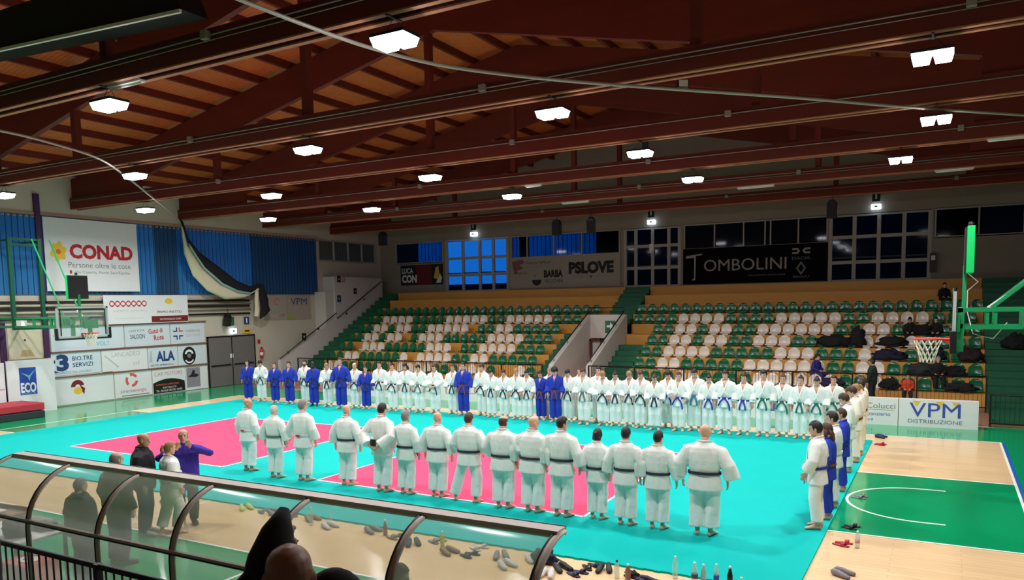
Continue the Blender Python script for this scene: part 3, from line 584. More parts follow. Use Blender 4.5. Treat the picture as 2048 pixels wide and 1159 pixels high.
# stairwell walls
def slopewall(name, lab, x0, x1, pts, m=M_WSTAIR): return tag(MB().prism(pts, 0, x0, x1).build(name, m), lab, 'wall')
vw = empty('stairwell', (13.1,22,0), 0, 'white walled stairwell opening between the two seating blocks', 'stairwell')
poly = [(20.9,0), (20.9,1.15), (24.75,3.05), (24.95,3.18), (25.1,3.18), (25.1,0)]
for x0, x1 in ((12.08,12.3), (13.8,14.02)): MB().prism([(y-22, z) for y, z in poly], 0, x0-13.1, x1-13.1).build('side_wall', M_WSTAIR, vw)
MB().box(12.3-13.1,13.8-13.1,2.85,3.05,2.1,3.18).build('head_wall', M_WSTAIR, vw)
for x in (12.19, 13.91):
    h = MB().loft([(x-13.1,20.9-22,1.32), (x-13.1,24.75-22,3.22), (x-13.1,25.0-22,3.35)], .028, 8); 
    for yy in (21.2,22.6,24.0): h.loft([(x-13.1,yy-22,1.15+(yy-20.9)*.493+.1), (x-13.1,yy-22,1.0+(yy-20.9)*.493)], .015, 6)
    h.build('handrail', M_BLACKP, vw, True)
MB().loft([(-.95,3.0,3.5), (.8,3.0,3.5)], .02, 8).loft([(-.95,3.0,3.3),(.8,3.0,3.3)], .015, 8).loft([(-.95,3.0,3.1),(-.95,3.0,3.5)], .02, 8).build('top_rail', M_BLACKP, vw, True)
MB().box(-.78,-.7,2.7,2.8,0,2.05).box(-.78,-.2,2.7,2.8,1.97,2.05).box(-.25,-.17,2.7,2.8,0,2.05).build('door_frame', mat('brown_frame',(92,44,38),.5), vw)
MB().box(-.1,.68,2.8,2.9,0,2.1).build('door_recess_shade', mat('recess_shade_tone',(34,14,16),.8), vw); MB().box(-.7,-.25,2.86,2.9,0,2.0).build('lit_wall', M_WSTAIR, vw)  # dark slab paints the shade in the right of the doorway
r = banner('wall_sign', 'green exit sign with white arrow on the stairwell head wall', (13.05,24.82,2.35), (1,0,0), .5, .55, I_GRN, cat='sign'); patch(r, 'white_arrow', [(.08,.25),(.25,.25),(.25,.12),(.42,.3),(.25,.48),(.25,.35),(.08,.35)], I_WHITE)
lw = empty('stair_wall', (-3.1,20,0), 0, 'white sloping wall with black handrail beside the left steps', 'wall')
MB().prism([(.4,0),(.4,1.0),(4.75,3.05),(4.75,5.42),(8.95,5.35),(8.95,4.4),(8.9,0)], 0, -.08, .0).build('side_wall', M_WSTAIR, lw)
MB().box(-.88,-.08,4.05,4.75,0,4.58).build('landing_wall', M_WSTAIR, lw); MB().box(-.88,-.08,4.75,8.95,0,5.42).build('upper_box', M_WSTAIR, lw); MB().box(-.05,.1,.35,.5,0,1.1).build('newel', M_WSTAIR, lw)
hr = MB().loft([(.06,.4,1.15),(.06,4.75,3.4)], .028, 8).loft([(.06,4.8,3.1),(.06,8.8,5.2)], .028, 8)
hr.build('handrail', M_BLACKP, lw, True)
for y in (1.0,2.2,3.3): MB().ell((.03, y, .95+y*.49), (.05,.06,.06), 8, 6).build('step_light', M_BLACKP, lw)
for y, z in ((5.6,3.35),(7.2,4.15)): MB().ell((.03, y, z), (.05,.06,.06), 8, 6).build('step_light', M_BLACKP, lw)
for lab, y, z, s_, m_ in (('dark square sign high on the white stair wall', 24.95,5.1,.28,I_BLACK), ('pale red sign beside the dark one on the stair wall',25.35,5.1,.26,I_PINKB), ('dark sign in the middle of the stair wall',26.3,4.45,.26,I_BLACK), ('blue sign at the corner of the stair wall',24.9,4.0,.3,I_NAVY), ('black sign low on the stair wall above the steps',22.05,2.0,.3,I_BLACK)):
    r = banner('wall_sign', lab, (-3.07,y,z), (0,1,0), s_, s_*1.3, m_, cat='sign', thick=.01); patch(r, 'mark', circ(s_/2,s_*.65,s_*.18), I_LG)
# railings
def fence(lab, x0, x1, y, z0, z1, step=.12, post=2.0, m=M_STEELD, grp='black stand fences'):
    t = empty('fence', (x0, y, 0), 0, lab, 'fence', grp); W_ = x1-x0
    MB().loft([(0,0,z1),(W_,0,z1)], .024, 8).build('top_rail', m, t, True); MB().box(0,W_,-.015,.015,z0+.08,z0+.12).build('bottom_rail', m, t)
    b = MB()
    for i in range(1, int(W_/step)): b.box(i*step-.0055, i*step+.0055, -.0055, .0055, z0+.1, z1)
    b.build('bars', m, t)
    k = int(round(W_/post))
    for i in range(k+1): MB().box(W_*i/k-.025, W_*i/k+.025, -.025, .025, 0 if z0 < .5 else z0-.3, z1+.02).build('post', m, t)
    return t
fence('long black fence in front of the left seating block', -1.9, 12.0, 20.5, .1, 1.2); fence('long black fence in front of the right seating block', 14.1, 27.9, 20.5, .1, 1.2)
fence('black gate fence at the far right corner by the green steps', 27.9, XR, 17.7, .0, .93, .12)
struct(MB().box(-3,XR,17.75,21.6,0,.03).build('trim_7', mat('brown_walkway',(150,112,84),.6)), 'brown walkway between the boards and the stand')
tag(MB().box(-3.0,-1.9,20.0,21.4,0,.18).build('platform', M_STEP), 'low green platform at the foot of the left steps', 'platform')
tag(MB().box(27.97,XR-.01,18.2,21.4,0,.16).build('platform', M_STEP), 'green platform behind the right gate fence', 'platform')
# seats
def seat_mesh(m):
    prof = [(.0,.02),(-.02,.0),(.02,-.0),(.12,.03),(.26,.02),(.34,.045),(.375,.12),(.40,.24),(.415,.34),(.41,.385)]
    prof = [(.03,.05),(.04,.08),(.12,.065),(.22,.06),(.29,.08),(.325,.15),(.345,.26),(.355,.38),(.352,.47)]
    n = 10; v = []
    for j, (y, z) in enumerate(prof):
        t = j/(len(prof)-1); wd = (.215,.22,.225,.225,.225,.225,.222,.205,.12)[j]
        for i in range(n+1):
            u = -1+2*i/n; x = wd*u; d = .035*u*u*(1 if .1 < t else .3)
            v.append((x, y-(d if t > .5 else 0), z+(d if t <= .5 else -d*.9*(j == 8 or j == 7))))
    f = [(j*(n+1)+i, j*(n+1)+i+1, (j+1)*(n+1)+i+1, (j+1)*(n+1)+i) for j in range(len(prof)-1) for i in range(n)]
    b = MB().add(v, f); me = b.mesh('stand_seat'); me.materials.append(m); me.polygons.foreach_set('use_smooth', [True]*len(me.polygons)); return me
def seat_proto(m):
    o = link('stand_seat', seat_mesh(m)); s = o.modifiers.new('s','SOLIDIFY'); s.thickness = .018
    dg = bpy.context.evaluated_depsgraph_get(); me = bpy.data.meshes.new_from_object(o.evaluated_get(dg)); bpy.data.objects.remove(o)
    bm = bmesh.new(); bm.from_mesh(me); q = MB().box(-.12,.12,.05,.3,0,.07)
    vs = [bm.verts.new(p) for p in q.v]; [bm.faces.new([vs[i] for i in f]) for f in q.f]; bm.to_mesh(me); bm.free(); return me
SG, SW = seat_proto(M_SEATG), seat_proto(M_SEATW)
RN = ['bottom','second','third','fourth','fifth','sixth','top']
def seats(block, x0, pitch, rows):
    for k, pat in enumerate(rows):
        for i, c_ in enumerate(pat):
            if c_ == '_': continue
            o = link('stand_seat', SG if c_ == 'G' else SW, loc=(x0[k]+pitch[k]*i, ty(LV[k])+.05, LV[k]))
            tag(o, '%s plastic seat, %s block, %s row, %s from left' % ('green' if c_ == 'G' else 'white', block, RN[k], ORD[i]), 'seat', 'plastic seats of the %s block' % block)
LR = ['GWWGGGGGG_WWWWGGGWWWG__WG','GGWWGGGGGW_WWWWGGWWGGGGG','GG_WWWGGGGGWWW_GGWWWWGGG','GGWWGWW_GWWWGGGGGWWWWGGG','GGWWGWWGGWWWWW_GGWWGGGGG','GGWWWWGGGGWWWWWGGWWWWWGGG','G'*26]
RR = ['GGGGWWGGGGWWWWWWGGWGGGGGG','GGWWGGGGGWWWWWWGGWWGGGGGG','GGWWWWGGGGGWWWGGGWWWGGGGG','GGWWGWWGGWWWGGGGGWWWWGGGG','GGWWGWWGGWWWWWWGGWWGGGGGG','GGGGWWWWGGGGWWWWWGGWWWWGGG','G'*27]
seats('left', [-1.6,-1.6,-1.6,-1.6,-1.6,-1.6,-1.6], [.512,.52,.52,.52,.52,.53,.535], LR)
seats('right', [15.45]*5+[14.25,14.1], [.508]*5+[.53,.525], RR)

# ---------------------------------------------------------------- boards beside the court
def cb(label, x, w_, m=M_BAN): return banner('advert_board', label, (x, 16.95, 0), (1,0,0), w_, .80, m, cat='board', thick=.3)
r = cb('white sideline board with big blue and yellow letters, farthest right', 25.57, 2.02); M_VB = mat('print_vblue',(50,78,170),.6)
txt(r, 'VPM', .28, .3, .42, M_VB, 1.3, bold=.03); txt(r, 'DISTRIBUZIONE', .25, .12, .11, mat('print_slate',(110,110,140),.6), 1.38); 
for x in (.45,1.05,1.45): patch(r, 'yellow_tip', [(x-.1,.76),(x+.12,.76),(x+.02,.6)], I_YEL, .002)
r = cb('white sideline board with blue handwritten name', 23.55, 2.0); txt(r, 'Colucci', 1.15, .5, .16, I_GREY, .78); patch(r, 'grey_line', [(1.1,.45),(1.9,.45),(1.9,.46),(1.1,.46)], I_GREY); txt(r, 'finanziario', 1.1, .28, .11, M_VB, .7); txt(r, 'srl', 1.12, .12, .08, M_VB, .2)
wh = ['behind the green belted athletes','behind the blue belted athletes','behind the middle of the far row','behind the two blue athletes at centre','left of the two blue athletes at centre','behind the tall blue athlete with brown belt','behind the curly haired athlete','behind the tall blue athlete at left','nearest the left end of the far row','partly behind the leftmost blue athletes']
for i in range(10):
    x = 21.5-2.05*i
    r = cb('white sideline board '+wh[i], x, 2.0); m_ = [M_VB, I_CYAN, I_LG, M_VB][i % 4]
    patch(r, 'faint_mark', [(.3,.25),(.8,.25),(.7,.5),(.3,.5)], m_); patch(r, 'faint_line', [(1.0,.3),(1.7,.3),(1.7,.36),(1.0,.36)], I_LG)

# ---------------------------------------------------------------- baskets
def hoop_right(X, s, lab):
    """s=-1: rim points to -x (right basket); s=+1: rim points to +x"""
    t = empty('basketball_hoop', (X, 7.5, 3.05), 0 if s < 0 else PI, lab, 'basketball hoop', 'swing-out basketball hoops')
    # local: rim towards -x ; board plane x=0 ; z relative to 3.05
    z0, z1 = -.15, .90
    MB().box(-.012,.012,-.9,.9,z0,z1).build('backboard', M_GLASS, t)
    fr = MB().box(-.02,.03,-.9,-.84,z0,z1).box(-.02,.03,.84,.9,z0,z1).box(-.02,.03,-.9,.9,z1-.06,z1).box(-.02,.03,-.9,.9,z0,z0+.06)
    fr.build('board_frame', mat('board_frame_paint',(190,205,200),.4,.2), t)
    MB().box(-.022,-.014,-.80,-.76,z0+.08,z1-.08).box(-.022,-.014,.76,.80,z0+.08,z1-.08).box(-.022,-.014,-.8,.8,z1-.12,z1-.08).build('border_line', I_BLACK, t)
    pd = MB()
    for y in (-.93, .93): pd.box(-.05,.05,y-.04,y+.04,z0-.05,z0+.33)
    pd.box(-.05,.05,-.95,.95,z0-.06,z0+.0); pd.build('edge_pad', M_BLACKP, t, bevel=.01)
    rp = [(-.15-.24+.235*math.cos(a), .235*math.sin(a), 0) for a in [2*PI*i/28 for i in range(28)]]
    MB().loft(rp, .015, 8, side=(0,0,1), closed=True).box(-.17,0,-.09,.09,-.012,.01).add([(-.16,-.08,-.012),(0,-.08,-.012),(0,-.08,-.13)], [(0,1,2)]).add([(-.16,.08,-.012),(0,.08,-.012),(0,.08,-.13)], [(0,2,1)]).box(-.02,0,-.1,.1,-.14,.0).build('rim', M_RED, t, True)
    nb = MB(); K = 12
    def np_(i, l): 
        rr = [.232,.19,.155,.13,.12][l]; a = 2*PI*(i+.5*(l % 2))/K; return (-.39+rr*math.cos(a), rr*math.sin(a), -[.01,.12,.22,.32,.42][l])
    for l in range(4):
        for i in range(K):
            if l % 2 == 0: nb.loft([np_(i,l), np_(i,l+1)], .009, 5).loft([np_(i,l), np_(i-1,l+1)], .009, 5)
            else: nb.loft([np_(i,l), np_(i,l+1)], .009, 5).loft([np_(i,l), np_(i+1,l+1)], .009, 5)
    nb.build('net', mat('net_cord',(226,222,204),.8), t)
    sp = MB().box(.05,.15,-.35,.35,z0+.02,.55)
    sp = MB()
    for y in (-.3, .3):
        sp.box(.06,.16,y-.05,y+.05,-.2,.55); sp.bar((.1,y,.52),(4.9 if s > 0 else 4.4,y,.52),.07,.07).bar((.1,y,.22),(4.9 if s > 0 else 4.4,y,.22),.07,.07)
        for x in (.5,.62,1.3,2.4,3.4): sp.bar((x,y,.22),(x,y,.52),.05,.05)
    sp.box(.06,.14,-.35,.35,.2,.28).box(.06,.14,-.35,.35,.48,.56).box(1.0,1.08,-.35,.35,.2,.55); sp.bar((.02,-.3,.3),(.1,-.3,.3),.5,.3)
    sp.build('swing_arms', M_HOOPG, t)
    br = MB()
    for y in (-.3, .3): br.bar((.55,y,.55),(1.9 if s < 0 else 2.15,y,1.75 if s < 0 else 3.25),(.06 if s < 0 else .035),(.06 if s < 0 else .035))
    br.build('diagonal_brace', M_HOOPG, t); MB().bar((.5,-.3,.55),(.78,-.3,.76),.05,.05).build('brace_sleeve', M_WHITE, t)
    up_ = MB().box(.12,.18,-.04,.04,.5,1.3); up_.build('clock_pole', M_HOOPG, t)
    ck_ = MB().box(.16,.28,-.36,.36,1.15,1.95).build('shot_clock', mat('bright_green_paint',(0,196,96),.4), t, bevel=.01); MB().box(.13,.16,-.34,.34,1.17,1.93).build('clock_face', I_BLACK, ck_); MB().ell((.22,0,2.0),(.05,.05,.05),10,6).build('siren', M_BLACKP, ck_)
    MB().loft([(.2,-.1,1.15),(.35,-.1,1.0),(.2,-.1,.85),(.2,-.1,.5),(.3,-.1,.1),(.6,-.2,.02),(.8,-.2,.3)], .01, 6).build('clock_cable', M_WHITE, t, True)
    if s > 0:
        wf = MB()
        for y in (-.75, .3): wf.bar((3.6,y,.1),(3.6,y,3.4),.12,.12)
        for z in (3.35, 3.15): wf.bar((3.6,-.75,z),(3.6,.3,z),.08,.08)
        for y in (-.75,.3): wf.bar((3.6,y,3.3),(5.1,y,3.3),.06,.06).bar((3.6,y,.2),(5.1,y,.2),.06,.06)
        wf.bar((3.6,-.75,.15),(3.6,.3,.15),.1,.1)
        wf.build('wall_frame', M_HOOPD, t); MB().bar((3.3,.3,.35),(3.0,.3,.35),.2,.2).build('counterweight', M_WHITE, t)
    else:
        wf = MB()
        for y in (-.5,.5): wf.bar((4.4,y,-.4),(4.4,y,2.4),.1,.1)
        wf.build('wall_frame', M_HOOPD, t)
    return t
hoop_right(26.82, -1, 'green basketball hoop at the right seen edge on')
hoop_right(1.2, 1, 'glass basketball hoop on a green frame at the left wall')

# ---------------------------------------------------------------- people
def remesh(mb, name, vox, sm=2, wr=0, cut=None, seed=0):
    me = mb.mesh(name, False); o = link(name, me)
    r = o.modifiers.new('r','REMESH'); r.mode = 'VOXEL'; r.voxel_size = vox
    if sm: s = o.modifiers.new('s','SMOOTH'); s.iterations = sm; s.factor = .5
    dg = bpy.context.evaluated_depsgraph_get(); nm = bpy.data.meshes.new_from_object(o.evaluated_get(dg)); bpy.data.objects.remove(o)
    nm.name = name
    n = len(nm.vertices); co = np.zeros(n*3); nm.vertices.foreach_get('co', co); co = co.reshape(-1, 3)
    if wr:
        no = np.zeros(n*3); nm.vertices.foreach_get('normal', no); no = no.reshape(-1, 3)
        d = np.array([noise.noise(Vector((c[0]*11+seed, c[1]*9, c[2]*3.2+c[0]*7)))+.3*noise.noise(Vector((c[0]*22, c[1]*16+seed, c[2]*9))) for c in co])
        co = co+no*(d*wr)[:, None]; nm.vertices.foreach_set('co', co.ravel())
    if cut:
        bm = bmesh.new(); bm.from_mesh(nm); bmesh.ops.delete(bm, geom=[v for v in bm.verts if cut(v.co)], context='VERTS'); bm.to_mesh(nm); bm.free()
    nm.polygons.foreach_set('use_smooth', [True]*len(nm.polygons)); nm.update(); return nm
V = Vector
def hand(b, W, d, n, thumb, curl=.35, k=1.0):
    W = V(W); d = V(d).normalized(); th = V(thumb); th = (th-d*th.dot(d)).normalized(); n = V(n); n = (n-d*n.dot(d)-th*n.dot(th)).normalized()
    P = W+d*.095
    b.loft([W-d*.03, W, W+d*.03, W+d*.07, P], [(.026,.022),(.027,.02),(.036,.018),(.043,.017),(.040,.014)], 10, side=th)
    for i, L in enumerate((.066,.077,.072,.056)):
        s = P+th*(.030-.0205*i)-d*.012; d2 = (d+n*curl).normalized(); d3 = (d+n*curl*2.6).normalized()
        b.loft([s, s+d*L*.38, s+d*L*.38+d2*L*.34, s+d*L*.38+d2*L*.34+d3*L*.28], [.0105,.0102,.0095,.008], 7, side=th)
    s = W+d*.03+th*.026; b.loft([s, s+(d*.6+th*.8)*.034, s+(d*.6+th*.8)*.034+(d+n*.3)*.034], [.013,.0115,.009], 7, side=n)
HEADR = [(-.120,.020,.020,-.058),(-.106,.040,.036,-.048),(-.08,.056,.060,-.028),(-.04,.065,.082,-.010),(.0,.072,.092,0),(.045,.076,.098,.004),(.08,.069,.089,.006),(.105,.050,.066,.008),(.122,.018,.026,.010)]
def head_mat(p):
    base = V(p.get('neck', (0,-.0,1.515)))
    R = Matrix.Rotation(math.radians(p.get('yaw',0)),4,'Z') @ Matrix.Rotation(math.radians(p.get('bow',8)),4,'X')
    return Matrix.Translation(base) @ R @ Matrix.Translation((0,-.012,.115))
def shearf(p):
    pz = p.get('pz',.93); lean = p.get('lean',0)
    return lambda q: V((q[0], q[1]-lean*(q[2]-.93), q[2]+pz-.93))
def body_mesh(p):
    b = MB(); S = shearf(p); q = dict(p)
    q['neck'] = S((0,.0,1.50)); H = head_mat(q)
    o = len(b.v); n = 16
    for z, a, d, y in HEADR:
        for k in range(n):
            t = 2*PI*k/n; b.v.append(tuple(H @ V((a*math.cos(t), y+d*math.sin(t), z))))
    for i in range(len(HEADR)-1):
        for k in range(n): b.f.append((o+i*n+k, o+i*n+(k+1) % n, o+(i+1)*n+(k+1) % n, o+(i+1)*n+k))
    b.f.append(tuple(o+k for k in range(n))[::-1]); b.f.append(tuple(o+(len(HEADR)-1)*n+k for k in range(n)))
    b.loft([H @ V(c) for c in ((0,-.080,.025),(0,-.098,.0),(0,-.112,-.022),(0,-.09,-.032))], [(.009,.012),(.011,.014),(.016,.012),(.012,.008)], 8)
    b.ell((0,-.088,-.058),(.026,.014,.012),10,6,H); b.ell((0,-.072,-.10),(.028,.022,.018),10,6,H)
    for s in (-1,1): b.ell((s*.077,.008,-.005),(.012,.022,.034),8,6,H); b.ell((s*.034,-.082,.035),(.022,.014,.008),8,6,H)
    nb = H @ V((0,.03,-.07)); b.loft([S((0,.015,1.40)), S((0,.015,1.46)), S((0,.012,1.50)), nb], [(.075,.065),(.062,.060),(.056,.058),(.054,.056)], 14)
    tor = [(.82,.10,.08),(.88,.155,.105),(.95,.16,.105),(1.08,.142,.098),(1.2,.152,.105),(1.32,.172,.112),(1.40,.168,.098),(1.45,.10,.07)]
    b.loft([S((0,0,z)) for z, a, d in tor], [(a, d) for z, a, d in tor], 18)
    for i, s in enumerate((-1, 1)):
        sh = S((s*.165,0,1.395)); el = V(p['el'][i]); wr = V(p['wr'][i]); hd, hn, ht = p['hand'][i]
        b.loft([sh-V((s*.03,0,0)), sh+(el-sh)*.25, sh+(el-sh)*.7, el, el+(wr-el)*.3, wr], [.055,.05,.042,.038,.037,.027], 12)
        hand(b, wr, hd, hn, ht, p.get('curl',.4))
        hp = V((s*.09,0,p.get('pz',.93)-.03)); kn = V(p['kn'][i]); an = V(p['an'][i]); ft = V(p['ft'][i])
        b.loft([hp, hp+(kn-hp)*.35, hp+(kn-hp)*.8, kn, kn+(an-kn)*.3, kn+(an-kn)*.75, an+V((0,0,.0))], [.085,.08,.06,.053,.055,.038,.036], 14)
        h = V((an.x, an.y, 0)); f = ft.normalized(); sd = (f.y, -f.x, 0)
        b.loft([h-f*.065+V((0,0,.035)), h-f*.03+V((0,0,.045)), h+f*.03+V((0,0,.05)), h+f*.10+V((0,0,.035)), h+f*.155+V((0,0,.022)), h+f*.195+V((0,0,.018))], [(.024,.03),(.032,.042),(.034,.045),(.042,.03),(.044,.02),(.034,.014)], 12, side=sd)
    return remesh(b, 'body', .0085, 1)
def lerp(P, t):
    t *= len(P)-1; i = min(int(t), len(P)-2); f = t-i; return P[i]*(1-f)+P[i+1]*f
def gi_jacket(p, seed=0, gi=True):
    b = MB(); S = shearf(p)
    if gi: tor = [(.735,.225,.165),(.80,.215,.16),(.90,.20,.15),(.975,.182,.138),(1.02,.180,.136),(1.08,.195,.148),(1.2,.208,.152),(1.32,.212,.145),(1.40,.195,.125),(1.45,.12,.092),(1.49,.078,.074)]
    else: tor = [(.80,.190,.145),(.86,.205,.16),(1.0,.205,.165),(1.15,.21,.165),(1.3,.215,.155),(1.40,.195,.128),(1.45,.125,.10),(1.50,.085,.082)]
    if p.get('pz',.93) < .8: tor = [t for t in tor if t[0] > .84]
    b.loft([S((0,0,z)) for z, a, d in tor], [(a, d) for z, a, d in tor], 24)
    for i, s in enumerate((-1, 1)):
        sh = S((s*.165,0,1.385)); el = V(p['el'][i]); wr = V(p['wr'][i]); e = el+(wr-el)*(.80 if gi else .97)
        rr = [.07,.084,.088,.088,.096,.102] if gi else [.075,.078,.07,.066,.056,.044]
        b.loft([sh-V((s*.06,0,0)), sh+(el-sh)*.15, sh+(el-sh)*.6, el, el+(e-el)*.6, e], rr, 14)
    cut = None
    if gi:
        yo = -p.get('lean',0)
        def cut(c):
            z = c.z-(p.get('pz',.93)-.93); cy = c.y+p.get('lean',0)*(z-.93)
            return cy < -.02 and z > 1.24 and abs(c.x) < (z-1.24)*.27
    return remesh(b, 'jacket', .0125, 3, .009, cut, seed)
def trousers(p, seed=0, gi=True, top=1.0):
    b = MB(); pz = p.get('pz',.93); S = shearf(p); w_ = 1 if gi else .86
    b.loft([V((0,0,pz-.17)), V((0,0,pz-.1)), V((0,0,pz-.02)), S((0,0,top))], [(.15,.12),(.175,.135),(.18,.135),(.165,.125)], 20)
    for i, s in enumerate((-1, 1)):
        hp = V((s*.092,0,pz-.06)); kn = V(p['kn'][i]); an = V(p['an'][i])
        e = kn+(an-kn)*(.86 if gi else .98)
        b.loft([hp, hp+(kn-hp)*.4, kn, kn+(e-kn)*.5, e], [.105*w_,.108*w_,.098*w_,.094*w_,(.096 if gi else .068)], 16)
    return remesh(b, 'trousers', .0125, 2, .010, None, seed)
def lapel(p):
    b = MB(); S = shearf(p)
    for s in (-1, 1):
        pts = [(0,.078,1.495),(s*.06,.055,1.495),(s*.084,0,1.485),(s*.075,-.07,1.44),(s*.052,-.125,1.36),(s*.018,-.158,1.24),(-s*.03,-.163,1.12),(-s*.065,-.152,1.02)]
        P = [S(q) for q in pts]; b.loft(P, [(.010,.019)]*2+[(.011,.022)]*6, 8, side=(0,-1,0))
        P = [S(q) for q in ((-s*.07,-.15,1.0),(-s*.09,-.158,.87),(-s*.10,-.165,.745))]; b.loft(P, (.008,.02) and [(.008,.02)]*3, 8, side=(0,-1,0))
    me = b.mesh('lapel'); me.polygons.foreach_set('use_smooth', [True]*len(me.polygons)); return me
def belt(p, tails=True, k=0):
    b = MB(); S = shearf(p); n = 32
    P = [S((.192*math.cos(2*PI*i/n), .148*math.sin(2*PI*i/n), .995+.012*math.sin(2*PI*i/n))) for i in range(n)]
    b.loft(P, .5, 8, side=(0,0,1), closed=True) if False else None
    o = len(b.v)
    for q in P:
        c = V((0,q.y*0,q.z)); d = V((q.x, q.y, 0)).normalized()
        for u, z in ((-.004,-.022),(.008,-.022),(.008,.022),(-.004,.022)): b.v.append(tuple(q+d*u+V((0,0,z))))
    for i in range(n):
        for j in range(4): b.f.append((o+i*4+j, o+i*4+(j+1) % 4, o+((i+1) % n)*4+(j+1) % 4, o+((i+1) % n)*4+j))
    if tails:
        b.box(-.03,.03,-.185,-.15,.965,1.02,Matrix.Translation(S((0,0,.93))-V((0,0,.93))))
        for s in (-1, 1):
            q = [(s*.015,-.175,.985),(s*(.05+.02*k),-.185,.9),(s*(.075+.03*k),-.19,.80),(s*(.08+.035*k),-.19,.72-.03*s*k)]
            b.loft([S(x) for x in q], [(.022,.006)]*4, 6)
    return b.mesh('belt')
def head_bits(kind):
    b = MB()
    if kind == 'eyes':
        for s in (-1, 1): b.ell((s*.032,-.088,.010),(.011,.006,.005),8,6).box(s*.032-.015, s*.032+.015, -.096,-.088,.034,.038)
        return b.mesh('eyes')
    if kind == 'mouth': b.ell((0,-.101,-.058),(.022,.006,.006),8,6); return b.mesh('mouth')
    def cap(k, zc, front, back=-.07, bump=0, ry=1.0, top=0):
        n = 26; m = 16; o = len(b.v); ring = []
        for i in range(m+1):
            th = PI*i/m
            for j in range(n):
                a = 2*PI*j/n; x = .078*math.sin(th)*math.cos(a); y = .005+.101*math.sin(th)*math.sin(a); z = .012+.112*math.cos(th)
                f = max(0, -math.sin(a)); lim = back*(1-f)+front*f if abs(math.cos(a)) < .99 else back
                lim = front if math.sin(a) < -.35 else (back+.045 if math.sin(a) < .15 else back)
                kk = k+(bump*noise.noise(V((x*50,y*50,z*50))) if bump else 0)+(top if z > .05 else 0)
                if z < lim: z = lim; kk = .97; 
                b.v.append((x*kk, .005+(y-.005)*kk*ry, z*kk if z > 0 else z))
        for i in range(m):
            for j in range(n): b.f.append((o+i*n+j, o+i*n+(j+1) % n, o+(i+1)*n+(j+1) % n, o+(i+1)*n+j))
    if kind == 'short': cap(1.10, 0, .062)
    elif kind == 'mop': cap(1.17, 0, .045, bump=.06)
    elif kind == 'curly': cap(1.42, 0, .045, -.05, bump=.22)
    elif kind == 'buzz': cap(1.045, 0, .07)
    elif kind == 'long':
        cap(1.15, 0, .055, -.09, bump=.04); b.loft([(0,.06,.02),(0,.095,-.08),(0,.10,-.18),(0,.09,-.26)], [(.08,.03),(.085,.035),(.075,.03),(.04,.02)], 12)
        for s in (-1, 1): b.loft([(s*.07,0,.03),(s*.088,.0,-.06),(s*.082,-.01,-.15)], [(.02,.035),(.02,.035),(.012,.02)], 8)
    elif kind == 'bun': cap(1.07, 0, .062); b.ell((0,.07,.115),(.036,.036,.034),12,8)
    elif kind == 'ponytail': cap(1.07, 0, .062); b.loft([(0,.09,.05),(0,.135,.04),(0,.15,-.03),(0,.135,-.12)], [.018,.028,.026,.01], 10)
    elif kind == 'bob': cap(1.16, 0, .055, -.095); b.loft([(0,.03,-.02),(0,.04,-.09)], [(.092,.075),(.08,.06)], 14)
    elif kind == 'receding':
        n = 20; o = len(b.v)
        for z, k in ((-.065,.96),(-.03,1.04),(.02,1.06),(.06,1.05),(.075,1.0)):
            for j in range(n):
                a = -.25+(PI+.5)*j/(n-1); q = math.sqrt(max(.1,1-((z-.01)/.125)**2)); b.v.append((.078*k*q*math.cos(a), .005+.10*k*q*math.sin(a), z))
        for i in range(4):
            for j in range(n-1): b.f.append((o+i*n+j, o+i*n+j+1, o+(i+1)*n+j+1, o+(i+1)*n+j))
    elif kind == 'beard': b.loft([(0,-.05,-.035),(0,-.055,-.085),(0,-.062,-.12)], [(.062,.05),(.05,.048),(.022,.03)], 14)
    me = b.mesh(kind); me.polygons.foreach_set('use_smooth', [True]*len(me.polygons)); return me
DN = (0,0,-1)
def hs(fw_=0): return [((0,-fw_,-1),(1,0,0),(0,-1,0)), ((0,-fw_,-1),(-1,0,0),(0,-1,0))]
LEG = dict(kn=[(-.10,-.02,.49),(.10,-.02,.49)], an=[(-.095,.03,.08),(.095,.03,.08)], ft=[(-.25,-1,0),(.25,-1,0)])
